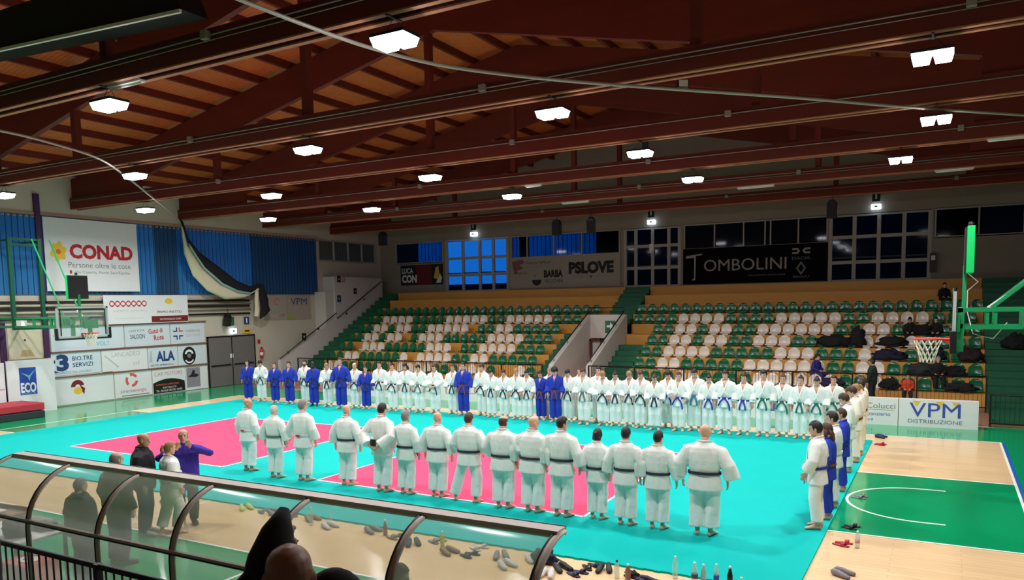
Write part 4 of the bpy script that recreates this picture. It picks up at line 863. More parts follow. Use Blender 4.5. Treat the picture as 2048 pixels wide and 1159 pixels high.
POSE = {
 'stand': dict(LEG, el=[(-.255,.03,1.12),(.255,.03,1.12)], wr=[(-.25,-.06,.88),(.25,-.06,.88)], hand=hs(.2), bow=8),
 'bowed': dict(LEG, el=[(-.25,.02,1.12),(.25,.02,1.12)], wr=[(-.22,-.12,.89),(.22,-.12,.89)], hand=hs(.3), bow=30, lean=.05),
 'wide': dict(LEG, el=[(-.29,.03,1.13),(.29,.03,1.13)], wr=[(-.33,-.03,.88),(.33,-.03,.88)], hand=hs(.1), bow=6),
 'swing': dict(LEG, el=[(-.27,.02,1.12),(.32,.0,1.15)], wr=[(-.28,-.06,.87),(.42,-.08,.92)], hand=[hs(.1)[0], ((.3,-.1,-1),(-1,0,0),(0,-1,0))], bow=4, yaw=-8),
 'clasp': dict(LEG, el=[(-.28,.0,1.13),(.28,.0,1.13)], wr=[(-.06,-.24,.96),(.05,-.25,.95)], hand=[((1,-.1,-.3),(0,1,0),(0,-.3,1)), ((-1,-.1,-.3),(0,1,0),(0,-.3,1))], bow=14),
 'behind': dict(LEG, el=[(-.31,.12,1.14),(.31,.12,1.14)], wr=[(-.09,.24,.93),(.08,.25,.92)], hand=[((1,.1,-.4),(0,-1,0),(0,.3,1)), ((-1,.1,-.4),(0,-1,0),(0,.3,1))], bow=12),
 'apart': dict(kn=[(-.14,-.01,.5),(.20,-.02,.5)], an=[(-.14,.03,.08),(.31,.0,.08)], ft=[(-.3,-1,0),(.4,-1,0)], el=[(-.28,.0,1.14),(.27,.0,1.14)], wr=[(-.2,-.17,.96),(.2,-.17,.96)], hand=hs(.6), bow=8),
 'hips': dict(LEG, el=[(-.32,.06,1.16),(.30,-.02,1.14)], wr=[(-.17,-.16,1.02),(.22,-.14,.93)], hand=[((.5,-.4,-.3),(0,1,0),(0,-.3,1)), ((0,-.5,-1),(-1,0,0),(0,-1,0))], bow=14),
 'photo': dict(LEG, el=[(-.36,-.10,1.26),(.38,-.06,1.28)], wr=[(-.10,-.30,1.44),(.12,-.28,1.46)], hand=[((.3,-.2,1),(0,-1,.0),(1,0,0)), ((-.3,-.2,1),(0,-1,.0),(-1,0,0))], bow=0, curl=.7),
 'walk': dict(kn=[(-.10,-.10,.50),(.10,.04,.49)], an=[(-.10,-.04,.08),(.11,.16,.09)], ft=[(-.2,-1,0),(.2,-1,0)], el=[(-.27,.05,1.13),(.27,-.08,1.14)], wr=[(-.24,-.1,.90),(.16,-.24,1.0)], hand=[hs(.3)[0], ((-.5,-.6,-.2),(0,1,0),(0,0,1))], bow=8),
 'raise': dict(LEG, el=[(-.26,.0,1.14),(.20,-.06,1.48)], wr=[(-.25,-.08,.9),(.05,-.12,1.66)], hand=[hs(.2)[0], ((-.3,-.5,.7),(0,0,-1),(-1,0,0))], bow=0, curl=.9),
 'sit': dict(pz=.52, kn=[(-.14,-.42,.52),(.14,-.42,.52)], an=[(-.13,-.40,.08),(.13,-.40,.08)], ft=[(-.2,-1,0),(.2,-1,0)], el=[(-.24,-.08,.74),(.24,-.08,.74)], wr=[(-.12,-.30,.66),(.12,-.30,.66)], hand=[((.3,-1,-.2),(0,0,-1),(1,0,0)), ((-.3,-1,-.2),(0,0,-1),(-1,0,0))], bow=12, lean=.12),
}
CACHE = {}
def cached(key, fn):
    if key not in CACHE: CACHE[key] = fn()
    return CACHE[key]
def wear(t, name, me, m, M_=None, k=None):
    if not me.materials: me.materials.append(m)
    o = link(name, me, t); o.material_slots[0].link = 'OBJECT'; o.material_slots[0].material = m
    if M_: o.matrix_local = M_
    if k: o.scale = (k, 1+(k-1)*.8, 1)
    return o
def person(loc, rz, h, label, pose='stand', hair='short', hc='black', skin=None, suit=None, bcol='black', w_=1.0, casual=None, face=True, beard=None, group=None, seed=0, shoes=None, tails=True, collar=None, jw=1.0):
    p = POSE[pose]; t = empty('person', loc, rz, label, 'person', group); s = h/1.745; t.scale = (s*w_, s*w_*(.5+.5), s)
    skin = skin or M_SKIN
    wear(t, 'body', cached(('b', pose), lambda: body_mesh(p)), skin)
    if not casual:
        suit = suit or M_GI
        wear(t, 'jacket', cached(('j', pose, seed % 2), lambda: gi_jacket(p, seed % 2*5)), suit, k=jw); wear(t, 'trousers', cached(('t', pose), lambda: trousers(p, 3)), suit, k=1+(jw-1)*.7)
        wear(t, 'lapel', cached(('l', pose), lambda: lapel(p)), suit, k=jw); wear(t, 'belt', cached(('be', pose, tails, seed % 3), lambda: belt(p, tails, seed % 3)), BELTC[bcol], k=jw)
    else:
        wear(t, 'jacket', cached(('jc', pose), lambda: gi_jacket(p, 1, False)), casual[0], k=jw); wear(t, 'trousers', cached(('tc', pose), lambda: trousers(p, 3, False)), casual[1], k=1+(jw-1)*.7)
        if collar: wear(t, 'collar', cached(('co', pose), lambda: MB().loft([shearf(p)((0,.01,z)) for z in (1.42,1.47,1.52)], [(.11,.10),(.095,.095),(.085,.09)], 16).mesh('collar')), collar)
    q = dict(p); q['neck'] = shearf(p)((0,0,1.50)); H = head_mat(q)
    if hair: wear(t, 'hair', cached(('h', hair), lambda: head_bits(hair)), HAIRC[hc], H)
    if beard: wear(t, 'beard', cached('beard', lambda: head_bits('beard')), HAIRC[beard], H)
    if face: wear(t, 'eyes', cached('eyes', lambda: head_bits('eyes')), M_EYE, H); wear(t, 'mouth', cached('mouth', lambda: head_bits('mouth')), M_LIP, H)
    if shoes:
        for i in range(2):
            an = V(p['an'][i]); f = V(p['ft'][i]).normalized(); h_ = V((an.x, an.y, .0)); b = MB()
            b.loft([h_-f*.08+V((0,0,.045)), h_-f*.04+V((0,0,.055)), h_+f*.04+V((0,0,.058)), h_+f*.12+V((0,0,.045)), h_+f*.2+V((0,0,.035)), h_+f*.225+V((0,0,.03))], [(.03,.042),(.042,.052),(.044,.055),(.052,.042),(.048,.032),(.03,.02)], 12, side=(f.y,-f.x,0))
            me = b.mesh('shoe'); me.materials.append(shoes); link('shoe', me, t, True)
    return t
FZ = .03
W, B_ = M_GI, M_GIB
# far row: (x, y, head height, suit, belt, hair, colour, pose, words)
BACK = [(2.02,13.73,1.66,B_,'black','long','black','stand','long haired'), (2.68,13.82,1.64,W,'black','mop','black','bowed','deeply bowing'), (3.7,13.57,1.6,B_,'black','bun','brown','stand','smiling'), (4.45,13.6,1.66,B_,'black','short','black','stand','dark haired'), (4.95,13.95,1.70,W,'black','short','black','wide','bearded'), (5.83,13.48,1.7,B_,'black','buzz','black','stand','dark skinned bearded'),
 (6.45,13.58,1.64,W,'black','short','blond','bowed','fair haired'), (7.31,13.34,1.88,B_,'black','short','brown','wide','tall'), (7.75,13.62,1.68,W,'black','receding','brown','stand','balding'), (8.28,13.59,1.58,B_,'black','short','black','wide','short woman'), (8.77,13.79,1.74,W,'black','short','black','stand','dark haired'), (9.54,13.55,1.71,W,'black','short','black','stand','slim'), (10.12,13.6,1.71,W,'black','long','black','bowed','curly long haired'),
 (10.67,13.61,1.68,W,'grey','short','black','bowed','dark fringed'), (11.25,13.72,1.7,W,'black','short','brown','clasp','hands clasped'), (11.95,13.81,1.71,W,'black','short','brown','stand','brown haired'), (12.44,13.7,1.80,B_,'brown','short','black','stand','tall'), (13.1,13.84,1.75,W,'black','mop','brown','stand','tousle haired'), (13.58,13.67,1.6,W,'black','mop','black','bowed','dark fringed'), (14.08,13.64,1.59,W,'black','ponytail','brown','bowed','ponytailed'),
 (14.61,13.55,1.65,W,'black','ponytail','blond','bowed','blond ponytailed'), (14.96,13.6,1.61,W,'black','short','black','bowed','short haired'), (15.39,13.73,1.59,B_,'brown','short','black','bowed','dark haired'), (15.46,14.25,1.69,M_GICREAM,'grey','short','grey','stand','grey haired'), (16.0,13.54,1.72,B_,'brown','curly','black','bowed','curly haired'), (16.37,13.69,1.66,W,'black','mop','black','bowed','black fringed'),
 (16.56,14.2,1.72,M_GICREAM,'grey','short','brown','stand','half hidden'), (17.03,13.43,1.73,W,'grey','short','brown','bowed','red brown haired'), (17.33,13.9,1.76,W,'white','short','black','stand','loose jacketed'), (17.65,13.48,1.66,W,'black','mop','blond','bowed','light haired bowing'), (18.03,13.54,1.65,W,'black','bun','black','bowed','bun haired'), (18.45,13.62,1.67,W,'black','mop','blond','bowed','fair fringed'), (18.86,13.49,1.7,W,'black','short','brown','bowed','brown fringed'), (19.34,13.31,1.62,W,'black','bun','brown','bowed','bun haired girl'),
 (19.58,13.85,1.69,W,'blue','mop','black','bowed','dark fringed'), (20.03,13.42,1.72,W,'blue','short','brown','hips','brown haired'), (20.44,13.6,1.79,W,'teal','short','black','bowed','tall dark haired'), (20.88,13.5,1.65,W,'blue','ponytail','black','bowed','dark ponytailed'), (21.35,13.44,1.80,W,'blue','mop','black','stand','tall dark fringed'), (21.86,13.48,1.71,W,'blue','short','black','stand','broad'), (22.39,13.47,1.83,W,'green','mop','black','stand','tallest'), (22.88,13.61,1.71,W,'green','bun','brown','stand','smiling bun haired'), (23.35,13.52,1.69,W,'green','bun','black','stand','dark bun haired'), (23.76,13.55,1.66,W,'green','bun','black','bowed','bowing bun haired'), (24.11,14.05,1.71,W,'green','short','black','stand','turned')]
LM = [(0,'the leftmost far athlete'), (7,'tallest blue suited athlete'), (16,'tall blue brown belted athlete'), (24,'curly haired blue athlete'), (40,'tallest green belted athlete')]
for i, (x, y, h, su, be, ha, hc, po, wd) in enumerate(BACK):
    li, ln_ = min(LM, key=lambda q: abs(q[0]-i)); d = i-li
    col = {id(W):'white', id(B_):'blue', id(M_GICREAM):'cream'}[id(su)]
    where = ('') if d == 0 else '%s %s of %s' % (ORD[abs(d)-1], 'right' if d > 0 else 'left', ln_)
    if d == 0: where = {0:'leftmost in far row',7:'left in far row',16:'left of centre',24:'at row centre',40:'right in far row'}[li]
    sk = M_SKIND if i == 5 else None
    bow_scale = 1.03 if po == 'bowed' else 1.01
    turn = math.atan2(CX-x, y-CY)*(.95 if i <= 9 else .55)
    person((x, y, FZ if y < 14.0 else 0), turn*.6+random.uniform(-.1,.1), h*bow_scale, '%s person, %s suit, %s belt, %s' % (wd, col, be if be != 'redwhite' else 'red and white', where), po, ha, hc, sk, su, be, random.uniform(.96,1.06)*(1.0 if h > 1.62 else .95), beard='black' if i in (4,5) else None, group='athletes in the far row', seed=i)
# near row, seen from behind
FRONT = [(12.61,4.19,1.70,'',None,'stand','redwhite',-50,'bald tanned person turned right, red marked white belt, leftmost of the near row'), (13.74,3.93,1.64,'receding','white','wide','grey',0,'white haired person with thin dark belt, second in the near row'), (14.55,3.98,1.79,'short','grey','swing','redwhite',0,'grey haired person with short red belt mark, third in the near row'), (15.71,4.07,1.72,'','','wide','black',0,'bald person in loose white suit left of the one with hands behind the back'), (16.76,3.94,1.83,'short','black','behind','white',0,'dark haired person standing with hands behind the back'), (17.33,3.98,1.70,'short','grey','swing','black',0,'grey haired person right of the one with hands behind the back'),
 (18.02,4.09,1.69,'','','wide','black',0,'bald broad person left of the one with legs apart'), (18.81,4.0,1.74,'short','brown','apart','black',0,'brown haired person standing with legs apart'), (19.62,3.9,1.74,'receding','brown','hips','black',0,'balding dark haired person right of the one with legs apart'), (20.24,3.9,1.76,'','','wide','black',-30,'bald wide shouldered person left of the tall dark haired one'), (20.84,3.86,1.80,'short','black','wide','black',-35,'tall dark haired person looking right, left of the woman'), (21.47,3.98,1.60,'bob','black','stand','black',0,'short black haired woman with red hair tie in the near row'), (22.04,3.86,1.69,'short','black','wide','black',0,'black haired person right of the short woman'), (22.6,3.87,1.66,'short','black','wide','black',-15,'black haired person left of the big bald one'), (23.38,3.88,1.81,'','','wide','black',0,'big bald person with black belt, rightmost of the near row')]
for i, (x, y, h, ha, hc, po, be, yaw, lab) in enumerate(FRONT):
    key = po+str(yaw)
    if yaw:
        POSE[key] = dict(POSE[po], yaw=yaw); po = key
    bald = ha == ''
    t = person((x, y, FZ), PI+random.uniform(-.08,.08), h, lab, po, ha or None, hc or 'black', M_SKINT if i == 0 else M_SKIN, W, 'white' if be == 'redwhite' else be, [1.0,1.0,1.0,1.0,1.0,1.0,1.02,1.02,1.03,1.05,1.0,1.0,1.0,1.0,1.06][i], jw=[1.08,1.08,1.06,1.12,1.1,1.05,1.15,1.14,1.15,1.2,1.12,1.08,1.08,1.12,1.22][i], group='athletes in the near row', seed=i, tails=i not in (2,))
    if be == 'redwhite': wear(t, 'belt_mark', cached('bm', lambda: MB().loft([(-.05,.156,.995),(0,.162,.997),(.05,.156,.995)], [(.008,.020)]*3, 8, side=(0,1,0)).mesh('belt_mark')), BELTC['redwhite'], k=[1.08,1.08,1.06][i])
    if i == 11:
        q = dict(POSE[po]); q['neck'] = shearf(q)((0,0,1.5)); b = MB().ell((0,.105,.06),(.03,.015,.012),10,6); wear(t, 'hair_tie', b.mesh('hair_tie'), M_RED, head_mat(q))
    if i == 4: wear(t, 'wrist_wrap', MB().loft([(0,.26,.95),(0,.26,1.07)], [(.07,.025)]*2, 12).mesh('wrist_wrap'), I_BLACK)
# right hand line, facing left
RIGHT = [(24.93,5.05,1.80,W,'short','black','hips','blue','nearest of the right hand line, dark haired, facing left'), (25.0,5.72,1.66,B_,'long','brown','stand','brown','blue suited brown haired person just behind the nearest of the right hand line'), (25.0,6.57,1.76,W,'short','black','hips','white','third from the camera in the right hand line, white suit'), (25.0,7.9,1.64,B_,'short','brown','stand','blue','blue suited person in the middle of the right hand line'), (24.92,9.73,1.74,W,'mop','brown','bowed','white','fifth in the right hand line, fringe over the face'), (24.96,10.9,1.78,M_GICREAM,'mop','brown','bowed','brown','sixth in the right hand line, brown haired'), (24.96,11.8,1.74,M_GICREAM,'ponytail','blond','bowed','white','seventh in the right hand line, fair haired'), (24.92,12.6,1.72,M_GICREAM,'short','black','stand','brown','eighth in the right hand line, black haired'), (24.88,13.4,1.74,M_GICREAM,'short','brown','stand','white','farthest of the right hand line')]
for i, (x, y, h, su, ha, hc, po, be, lab) in enumerate(RIGHT):
    person((x, y, FZ), -PI/2+random.uniform(-.06,.12), h, lab if 'person' in lab else 'person '+lab, po, ha, hc, None, su, be, .98, group='athletes in the right hand line', seed=i)
# officials near the shelter
JEANS = mat('blue_denim',(52,62,96),.8,var=.2,scale=20); DKJ = mat('dark_trousers',(30,32,44),.85); PURP = mat('blue_violet_fleece',(52,34,150),.85,bump=.2); NAVYT = mat('navy_tracksuit',(40,36,120),.8); DGRN = mat('dark_green_jacket',(26,50,44),.85)
BLKJ = mat('black_jacket',(20,17,26),.8,bump=.2); GREYJ = mat('grey_jacket',(92,84,84),.85); SHOE = mat('shoe_leather',(50,44,46),.6); SHW = mat('white_shoe',(210,206,204),.6)
person((14.89,-.12,0), PI*.72, 1.76, 'bald person in black hooded jacket and jeans looking right beside the shelter', 'stand', None, 'black', M_SKINT, casual=(BLKJ, JEANS), jw=1.22, shoes=SHW, collar=BLKJ)
person((15.93,-1.3,0), PI, 1.73, 'bald person in dark clothes behind the shelter glass, head above its edge', 'stand', 'receding', 'grey', M_SKIN, casual=(BLKJ, JEANS), jw=1.25, shoes=SHOE)
person((16.15,-2.0,0), PI*.95, 1.5, 'person in black jacket seen from behind through the shelter glass', 'stand', 'short', 'grey', M_SKIN, casual=(BLKJ, DKJ), jw=1.5, shoes=SHOE)
t = person((15.0,.62,0), .85, 1.72, 'person in blue violet jacket holding a phone up to the face', 'photo', 'receding', 'grey', M_SKIN, casual=(PURP, DKJ), jw=1.15, shoes=SHOE)
person((15.25,.12,0), PI*.9, 1.60, 'person in white judo suit with light brown ponytail in front of the blue violet jacket', 'walk', 'ponytail', 'blond', M_SKIN, W, 'blue', 1.0, seed=1, jw=1.15)
# people in front of the camera
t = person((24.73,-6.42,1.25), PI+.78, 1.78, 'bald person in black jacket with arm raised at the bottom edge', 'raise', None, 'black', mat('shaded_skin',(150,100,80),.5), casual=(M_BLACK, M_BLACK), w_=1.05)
MB().ell((-.14,-.03,1.47),(.12,.10,.16),18,12).build('hood', M_BLACK, t, True)
MB().loft([(.08,-.10,1.55),(.06,-.12,1.66),(.035,-.17,1.74),(.01,-.21,1.81)], [(.085,.08),(.075,.07),(.055,.06),(.018,.02)], 14).build('glove', M_BLACK, t, True)
person((21.72,-6.07,1.34), PI*.85, 1.85, 'person in black padded jacket cut by the left frame edge', 'stand', 'short', 'black', M_SKIN, casual=(M_BLACK, M_BLACK), w_=1.15)
person((22.55,-3.2,.3), PI*.72, 1.72, 'person in grey jacket with brown hair seated inside the shelter', 'sit', 'long', 'brown', M_SKIN, casual=(GREYJ, DKJ), w_=.95)
# spectators on the stand
person((22.5,22.3,.5), PI*.35, 1.6, 'person in purple tracksuit with pink stripe sitting at the foot of the right seats', 'sit', 'mop', 'black', M_SKIN, casual=(NAVYT, NAVYT), shoes=SHW)
person((24.55,20.9,.03), PI*-.6, 1.65, 'person in dark green jacket standing behind the far fence', 'stand', 'short', 'black', M_SKINT, casual=(DGRN, DKJ), shoes=SHOE)
person((25.62,21.72,.1), 0, 1.35, 'child in orange red jacket sitting on the bottom seats', 'sit', 'short', 'brown', M_SKIN, casual=(mat('orange_red_jacket',(214,70,32),.8), DKJ), shoes=SHOE)
person((26.5,22.2,.5), .2, 1.6, 'person in black coat sitting right of the orange red jacket', 'sit', 'short', 'grey', M_SKIN, casual=(M_BLACK, M_BLACK), shoes=SHOE)
person((25.5,25.02,1.85), .1, 1.5, 'person in black sitting on the middle seats left of the basket', 'sit', 'mop', 'black', M_SKINT, casual=(M_BLACK, M_BLACK), shoes=SHOE)
person((26.4,25.02,1.85), -.1, 1.5, 'person in black sitting on the middle seats just behind the basket board', 'sit', 'short', 'black', M_SKIN, casual=(M_BLACK, M_BLACK), shoes=SHOE)
person((26.6,27.6,3.17), .3, 1.5, 'dark dressed person sitting highest on the bare yellow tiers', 'sit', 'short', 'black', M_SKIN, casual=(M_BLACK, M_BLACK), shoes=SHOE)

# ---------------------------------------------------------------- team bench shelter
sh = empty('bench_shelter', (20.55,-3.4,0), 0, 'curved plexiglass team bench shelter with metal ribs in the foreground', 'shelter')
AX = [16.85,18.05,19.28,20.43,21.7,22.97,24.2]
def arcpts(x, r=.62): return [(x,-.32-.0,.25),(x,-.32,1.0),(x,-.32,1.48)]+[(x,.30-.62*math.cos(a),1.48+.62*math.sin(a)) for a in [PI/2*i/10 for i in range(1,11)]]
for x in AX:
    xx = x-20.55; b = MB(); P = arcpts(xx); b.loft(P, [(.036,.016)]*len(P), 8); b.build('rib', M_ALU, sh, True)
    b = MB(); b.loft([(q[0]-.036, q[1], q[2]) for q in P], [(.007,.02)]*len(P), 6); b.build('rib_gasket', M_BLACKP, sh, True)
    MB().bar((xx,-.32,0),(xx,-.32,.3),.06,.06).bar((xx,-.32,.03),(xx,.55,.03),.05,.05).build('foot_frame', M_ALU, sh)
for x0, x1 in zip(AX, AX[1:]):
    b = MB(); P = arcpts(0); n = len(P); a0 = x0-20.55+.02; a1 = x1-20.55-.02
    v = [(x, q[1], q[2]) for q in P for x in (a0, a1)]; b.add(v, [(2*i,2*i+1,2*i+3,2*i+2) for i in range(n-1)]); b.build('plexiglass_panel', M_PLEXI, sh, True)
a, e = AX[0]-20.55, AX[-1]-20.55
MB().box(a,e,.19,.34,2.07,2.125).build('front_edge', M_ALU, sh); MB().box(a,e,.335,.345,2.06,2.13).build('edge_gasket', M_BLACKP, sh)
MB().box(a,e,-.345,-.31,1.56,1.59).build('mid_rail', M_ALU, sh); MB().box(a,e,-.35,-.34,1.55,1.565).build('mid_rail_gasket', M_BLACKP, sh); MB().box(a,e,-.345,-.31,.2,.26).build('bottom_rail', M_ALU, sh)
bn = MB().box(AX[2]-20.55,e,-.15,.25,.40,.44)
bn.build('bench', mat('bench_board',(150,110,70),.6), sh)
fence('black foreground fence at the bottom left', 16.5, 25.5, -4.8, .85, 1.86, .1, 2.2, M_STEELD)
tag(MB().box(15,31,-11.99,-4.78,0,.72).build('spectator_platform', mat('platform_paint',(70,70,72),.8)), 'grey raised platform under the foreground fence', 'platform')
# officials' table and things on it
t = empty('officials_table', (15.2,-2.35,0), 0, 'long white officials table at the lower left', 'table'); MB().box(-1.7,.75,-.45,.35,.72,.75).build('tabletop', M_WHITE, t, bevel=.005)
for x, y in ((-1.6,-.38),(.65,-.38),(-1.6,.28),(.65,.28)): MB().box(x-.02,x+.02,y-.02,y+.02,0,.72).build('leg', M_STEELD, t)
M_CARD = mat('brown_board',(150,104,66),.7)
t = empty('wooden_tray', (14.1,-2.1,.75), .1, 'brown wooden tray box on the officials table', 'box'); MB().box(-.5,.45,-.25,.25,0,.04).build('base', M_CARD, t); MB().box(-.5,.45,-.25,-.22,.04,.1).box(-.5,.45,.22,.25,.04,.1).build('side', M_CARD, t); 
tag(MB().box(13.95,14.25,-2.2,-2.0,.80,.82).build('paper', M_WHITE), 'white sheet of paper lying in the brown tray', 'paper')
def blob(name, label, cat, c, r, m, seed=0, parts=None, amp=.5, sq=.6):
    b = MB(); n, k = 28, 16; v = []
    for i in range(k+1):
        th = PI*i/k
        for j in range(n):
            a = 2*PI*j/n; d = V((math.sin(th)*math.cos(a), math.sin(th)*math.sin(a), -math.cos(th)))
            q = 1+amp*noise.noise(d*2.2+V((seed,0,0)))+amp*.5*noise.noise(d*5+V((0,seed,0))); z = d.z*q*r[2]
            v.append((d.x*q*r[0], d.y*q*r[1], max(-r[2]*sq, z)+r[2]*sq))
    b.add(v, [(i*n+j, i*n+(j+1) % n, (i+1)*n+(j+1) % n, (i+1)*n+j) for i in range(k) for j in range(n)])
    o = b.build(name, m, None, True, loc=c); return tag(o, label, cat)
blob('bag', 'grey drawstring bag on the officials table', 'bag', (15.55,-2.55,.75), (.2,.16,.17), GREYJ, 3)
blob('jacket', 'crumpled grey jacket lying on the officials table', 'jacket', (15.35,-2.15,.75), (.4,.2,.06), mat('pale_grey_cloth',(150,146,140),.8), 5)
t = empty('cloth_covered_box', (16.35,-2.85,0), .1, 'box covered by red and white printed cloth beside the table', 'box')
MB().box(-.28,.28,-.22,.22,0,.62).build('cloth', mat('red_cloth',(196,30,44),.8), t, bevel=.02)
for k in range(4): MB().add([(x, -.224, z) for x, z in circ(-.15+.1*k, .45-.1*(k % 3), .045)], [tuple(range(24))]).build('white_print', M_WHITE, t)
MB().add([(x, y, .623) for x, y in circ(.0,.0,.16,.11)], [tuple(range(24))]).build('round_print', M_WHITE, t); MB().add([(x, y, .625) for x, y in circ(.0,.0,.08,.05)], [tuple(range(24))]).build('blue_print', I_BLUE, t)
# bottles
M_PET = seethrough('bottle_plastic',(.93,.98,.97),(215,230,228),.35,.1)
def bottle(x, y, h, lab, body=M_PET, cap_=M_WHITE, band=None, r=.037, flask=False):
    t = empty('bottle', (x, y, 0), 0, lab, 'bottle', 'bottles along the edge of the mats')
    pr = [(0,r*.9),(.01,r),(h*.62,r),(h*.72,r*.95),(h*.86,r*.45),(h*.92,r*.38)] if not flask else [(0,r),(h*.55,r),(h*.75,r*.6),(h*.88,r*.5)]
    MB().loft([(0,0,z) for z, _ in pr], [q for _, q in pr], 16).build('bottle_body', body, t, True)
    MB().loft([(0,0,h*.9),(0,0,h)], r*.42, 12).build('cap', cap_, t, True)
    if band: MB().loft([(0,0,h*.3),(0,0,h*.5)], r*1.02, 16).build('bottle_label', band, t, True)
M_BLUEP = mat('blue_print_label',(40,80,180),.5)
bottle(22.82,1.47,.26,'clear bottle with dark cap, leftmost of those right of the shelter',cap_=M_BLACKP); bottle(23.02,1.37,.27,'rose brown bottle next to the dark capped one',mat('rose_metal',(150,110,108),.4,.3),M_WHITE)
bottle(23.54,1.82,.32,'tall clear bottle standing alone at the mat edge'); bottle(23.84,1.72,.31,'wide clear bottle with dark lower label, left of the pale blue one',band=mat('slate_label',(60,70,90),.5),r=.045); bottle(23.95,1.76,.29,'pale blue tinted bottle between the wide one and the labelled one',mat('pale_blue_plastic',(150,200,215),.3)); bottle(24.11,1.81,.3,'clear bottle with bright blue label',band=M_BLUEP); bottle(24.28,1.86,.28,'black metal flask with white cap',mat('black_metal',(12,12,14),.3,.3),M_WHITE,flask=True); bottle(24.45,1.78,.18,'small pale bottle cut by the bottom edge')
bottle(25.62,4.32,.27,'clear bottle with pink label beside the red slippers',band=mat('pink_label',(220,150,170),.5)); bottle(17.08,1.53,.33,'clear bottle behind the shelter near the raised hand'); bottle(17.38,1.68,.22,'small white capped bottle behind the shelter'); bottle(18.63,1.64,.27,'slim rose flask behind the shelter glass',mat('rose_metal',(150,110,108),.4,.3),flask=True); bottle(19.83,1.57,.25,'yellow green bottle behind the shelter glass',mat('lime_plastic',(200,205,110),.4))
# shoes
def shoe_mesh(kind):
    b = MB()
    if kind == 'sneaker': b.loft([(0,.12,.04),(0,.09,.05),(0,.02,.05),(0,-.06,.035),(0,-.13,.028),(0,-.15,.02)], [(.03,.035),(.038,.048),(.04,.045),(.046,.033),(.04,.025),(.02,.016)], 12)
    else:
        b.loft([(0,.13,.01),(0,.06,.012),(0,-.05,.012),(0,-.13,.01)], [(.03,.010),(.04,.012),(.048,.012),(.03,.01)], 12)
        b.loft([(-.047,-.04,.01),(-.035,-.045,.05),(0,-.05,.062),(.035,-.045,.05),(.047,-.04,.01)], [(.03,.006)]*5, 6, side=(0,1,0))
    me = b.mesh('shoe'); me.polygons.foreach_set('use_smooth',[True]*len(me.polygons)); return me
SN = shoe_mesh('sneaker'); SL = shoe_mesh('slipper')
SM = {'white':SHW,'black':mat('black_shoe',(20,18,24),.6),'navy':mat('navy_shoe',(34,34,74),.6),'red':mat('red_shoe',(180,40,52),.5),'grey':mat('grey_shoe',(130,126,132),.6),'lime':mat('lime_shoe',(196,210,110),.6),'brown':mat('taupe_shoe',(140,116,100),.6)}
def pair(x, y, kind, col, rz, lab, dx=.11):
    for i in (0, 1):
        me = (SN if kind == 's' else SL); o = link('shoe' if kind == 's' else 'slipper', me)
        if not me.materials: me.materials.append(SM[col])
        o.material_slots[0].link = 'OBJECT'; o.material_slots[0].material = SM[col]
        r = rz+(.25 if i else -.1); o.location = (x+dx*(i-.5)*math.cos(rz), y+dx*(i-.5)*math.sin(rz)+(.04 if i else 0), .001); o.rotation_euler = (0,0,r)
        tag(o, ('left ' if i == 0 else 'right ')+lab, 'shoe', 'shoes left beside the mats')
for a in [(21.91,1.10,'s','white',.1,'one of the white sneakers at the foot of the shelter end'), (21.98,1.42,'s','black',.9,'one of the black shoes beside the white sneakers'), (22.25,1.36,'l','navy',1.2,'one of the dark blue slippers right of the black shoes'), (22.32,1.70,'l','black',.9,'one of the black sandals against the mat edge'), (22.55,1.66,'s','black',.2,'one of the round black shoes left of the bottles'), (23.25,1.42,'s','navy',1.4,'one of the dark shoes between the bottles'),
 (25.42,5.38,'l','black',1.3,'one of the black slippers on the green key'), (25.40,4.38,'l','red',1.3,'one of the red slippers beside the pink labelled bottle'), (25.36,7.57,'l','grey',1.4,'one of the grey slippers by the white arc'), (25.55,2.93,'s','grey',1.2,'one of the grey shoes at the bottom right'), (25.32,13.5,'l','red',1.3,'one of the red slippers near the far mat corner'), (25.25,14.6,'s','navy',1.2,'one of the dark shoes at the far mat corner'),
 (15.15,1.77,'s','lime',1.0,'one of the lime shoes behind the shelter'), (15.62,1.8,'l','grey',1.2,'one of the grey slippers right of the lime shoes'), (15.95,1.75,'s','grey',1.4,'one of the pale shoes behind the second rib'), (16.3,1.76,'l','brown',1.0,'one of the taupe slippers left of the raised hand'), (16.85,1.76,'s','brown',1.2,'one of the taupe shoes by the tall clear bottle'), (17.45,1.55,'s','white',1.3,'one of the white shoes by the small bottle'), (18.3,1.68,'s','grey',1.3,'one of the grey shoes left of the rose flask'), (18.85,1.60,'l','brown',1.4,'one of the taupe slippers right of the rose flask'),
 (19.35,1.42,'s','navy',.6,'one of the lilac blue shoes behind the fifth rib'), (19.6,1.72,'l','grey',1.3,'one of the grey slippers against the mat behind the shelter'), (20.1,1.32,'s','brown',1.2,'one of the taupe shoes under the glass reflection'), (20.45,1.36,'l','navy',1.3,'one of the lilac slippers right of the taupe shoes'), (20.4,1.72,'l','white',1.2,'one of the white slippers above the lilac ones'), (20.93,1.50,'s','grey',.5,'one of the grey shoes near the shelter end'), (21.2,1.18,'s','white',1.0,'one of the white shoes below the grey ones'), (21.42,1.6,'s','white',.9,'one of the pale shoes beside the last rib'), (13.19,1.5,'l','grey',1.2,'one of the slippers behind the two standing officials')]: pair(*a)
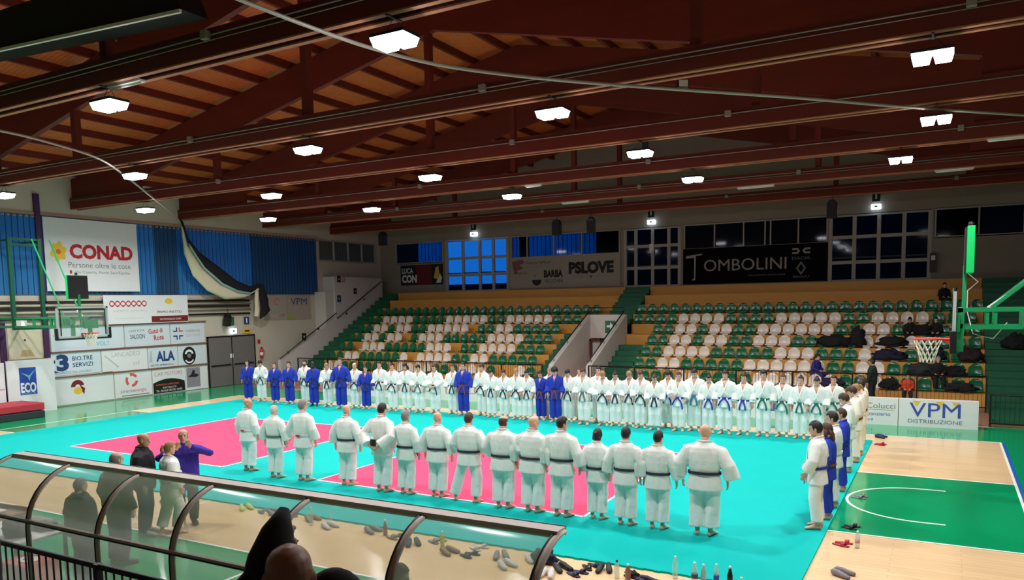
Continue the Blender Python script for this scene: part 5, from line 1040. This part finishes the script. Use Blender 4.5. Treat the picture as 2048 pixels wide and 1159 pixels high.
blob('bag', 'black and navy bag by the end of the shelter', 'bag', (21.62,1.62,0), (.2,.13,.12), mat('navy_bag',(26,30,60),.7), 8)
blob('cap', 'black cap on the floor near the foreground bottles', 'cap', (22.98,1.62,0), (.1,.08,.05), M_BLACK, 4)
# coats and bags on the stand
for a in [('coat','black coat heaped on two seats left of the black bag',(22.95,ty(1.84)+.2,1.90),(.62,.28,.26),M_BLACK,1), ('bag','black bag standing on the seat right of the heaped coat',(23.75,ty(1.84)+.2,1.90),(.28,.22,.42),M_BLACK,2), ('coat','black coat draped over seat backs left of the basket net',(24.95,ty(1.84)+.15,1.92),(.5,.25,.22),M_BLACK,3), ('coat','navy coat lying below the draped black coat',(24.9,ty(1.40)+.15,1.46),(.52,.25,.24),mat('deep_navy_cloth',(16,18,46),.85),4),
 ('backpack','navy backpack with white mark behind the basket net',(26.45,ty(1.40)+.15,1.46),(.26,.2,.3),mat('deep_navy_cloth',(16,18,46),.85),5), ('bag','dark bag on the seats below the right basket post',(27.0,ty(.96)+.15,1.0),(.4,.2,.2),M_BLACK,6), ('coat','dark coat on the end seat of the right block',(27.5,ty(1.40)+.2,1.46),(.35,.25,.3),mat('dark_wine_cloth',(34,16,22),.85),7), ('bag','black sports bag on the bottom seat right of the standing person',(25.05,ty(.52)+.1,.58),(.3,.2,.22),M_BLACK,8), ('bag','dark bag on the bottom seats at the right end of the block',(27.2,ty(.52)+.1,.58),(.45,.2,.18),M_BLACK,9),
 ('coat','black and grey coat bundle above the orange red jacket',(26.0,ty(.96)+.15,1.02),(.45,.25,.26),mat('black_grey_cloth',(36,38,42),.85),10), ('coat','dark coat between the two people in black on the seats',(25.95,ty(2.28)+.15,2.34),(.4,.22,.22),M_BLACK,11), ('bag','dark bag on the green steps at the far right',(28.9,ty(1.84)+.25,1.9),(.4,.25,.3),M_BLACK,12), ('coat','purple and black clothes on the bottom seats by the purple tracksuit',(23.2,ty(.52)+.1,.58),(.4,.2,.2),mat('dark_purple_cloth',(36,22,60),.85),13)]:
    blob(a[0], a[1], a[0], a[2], a[3], a[4], a[5])
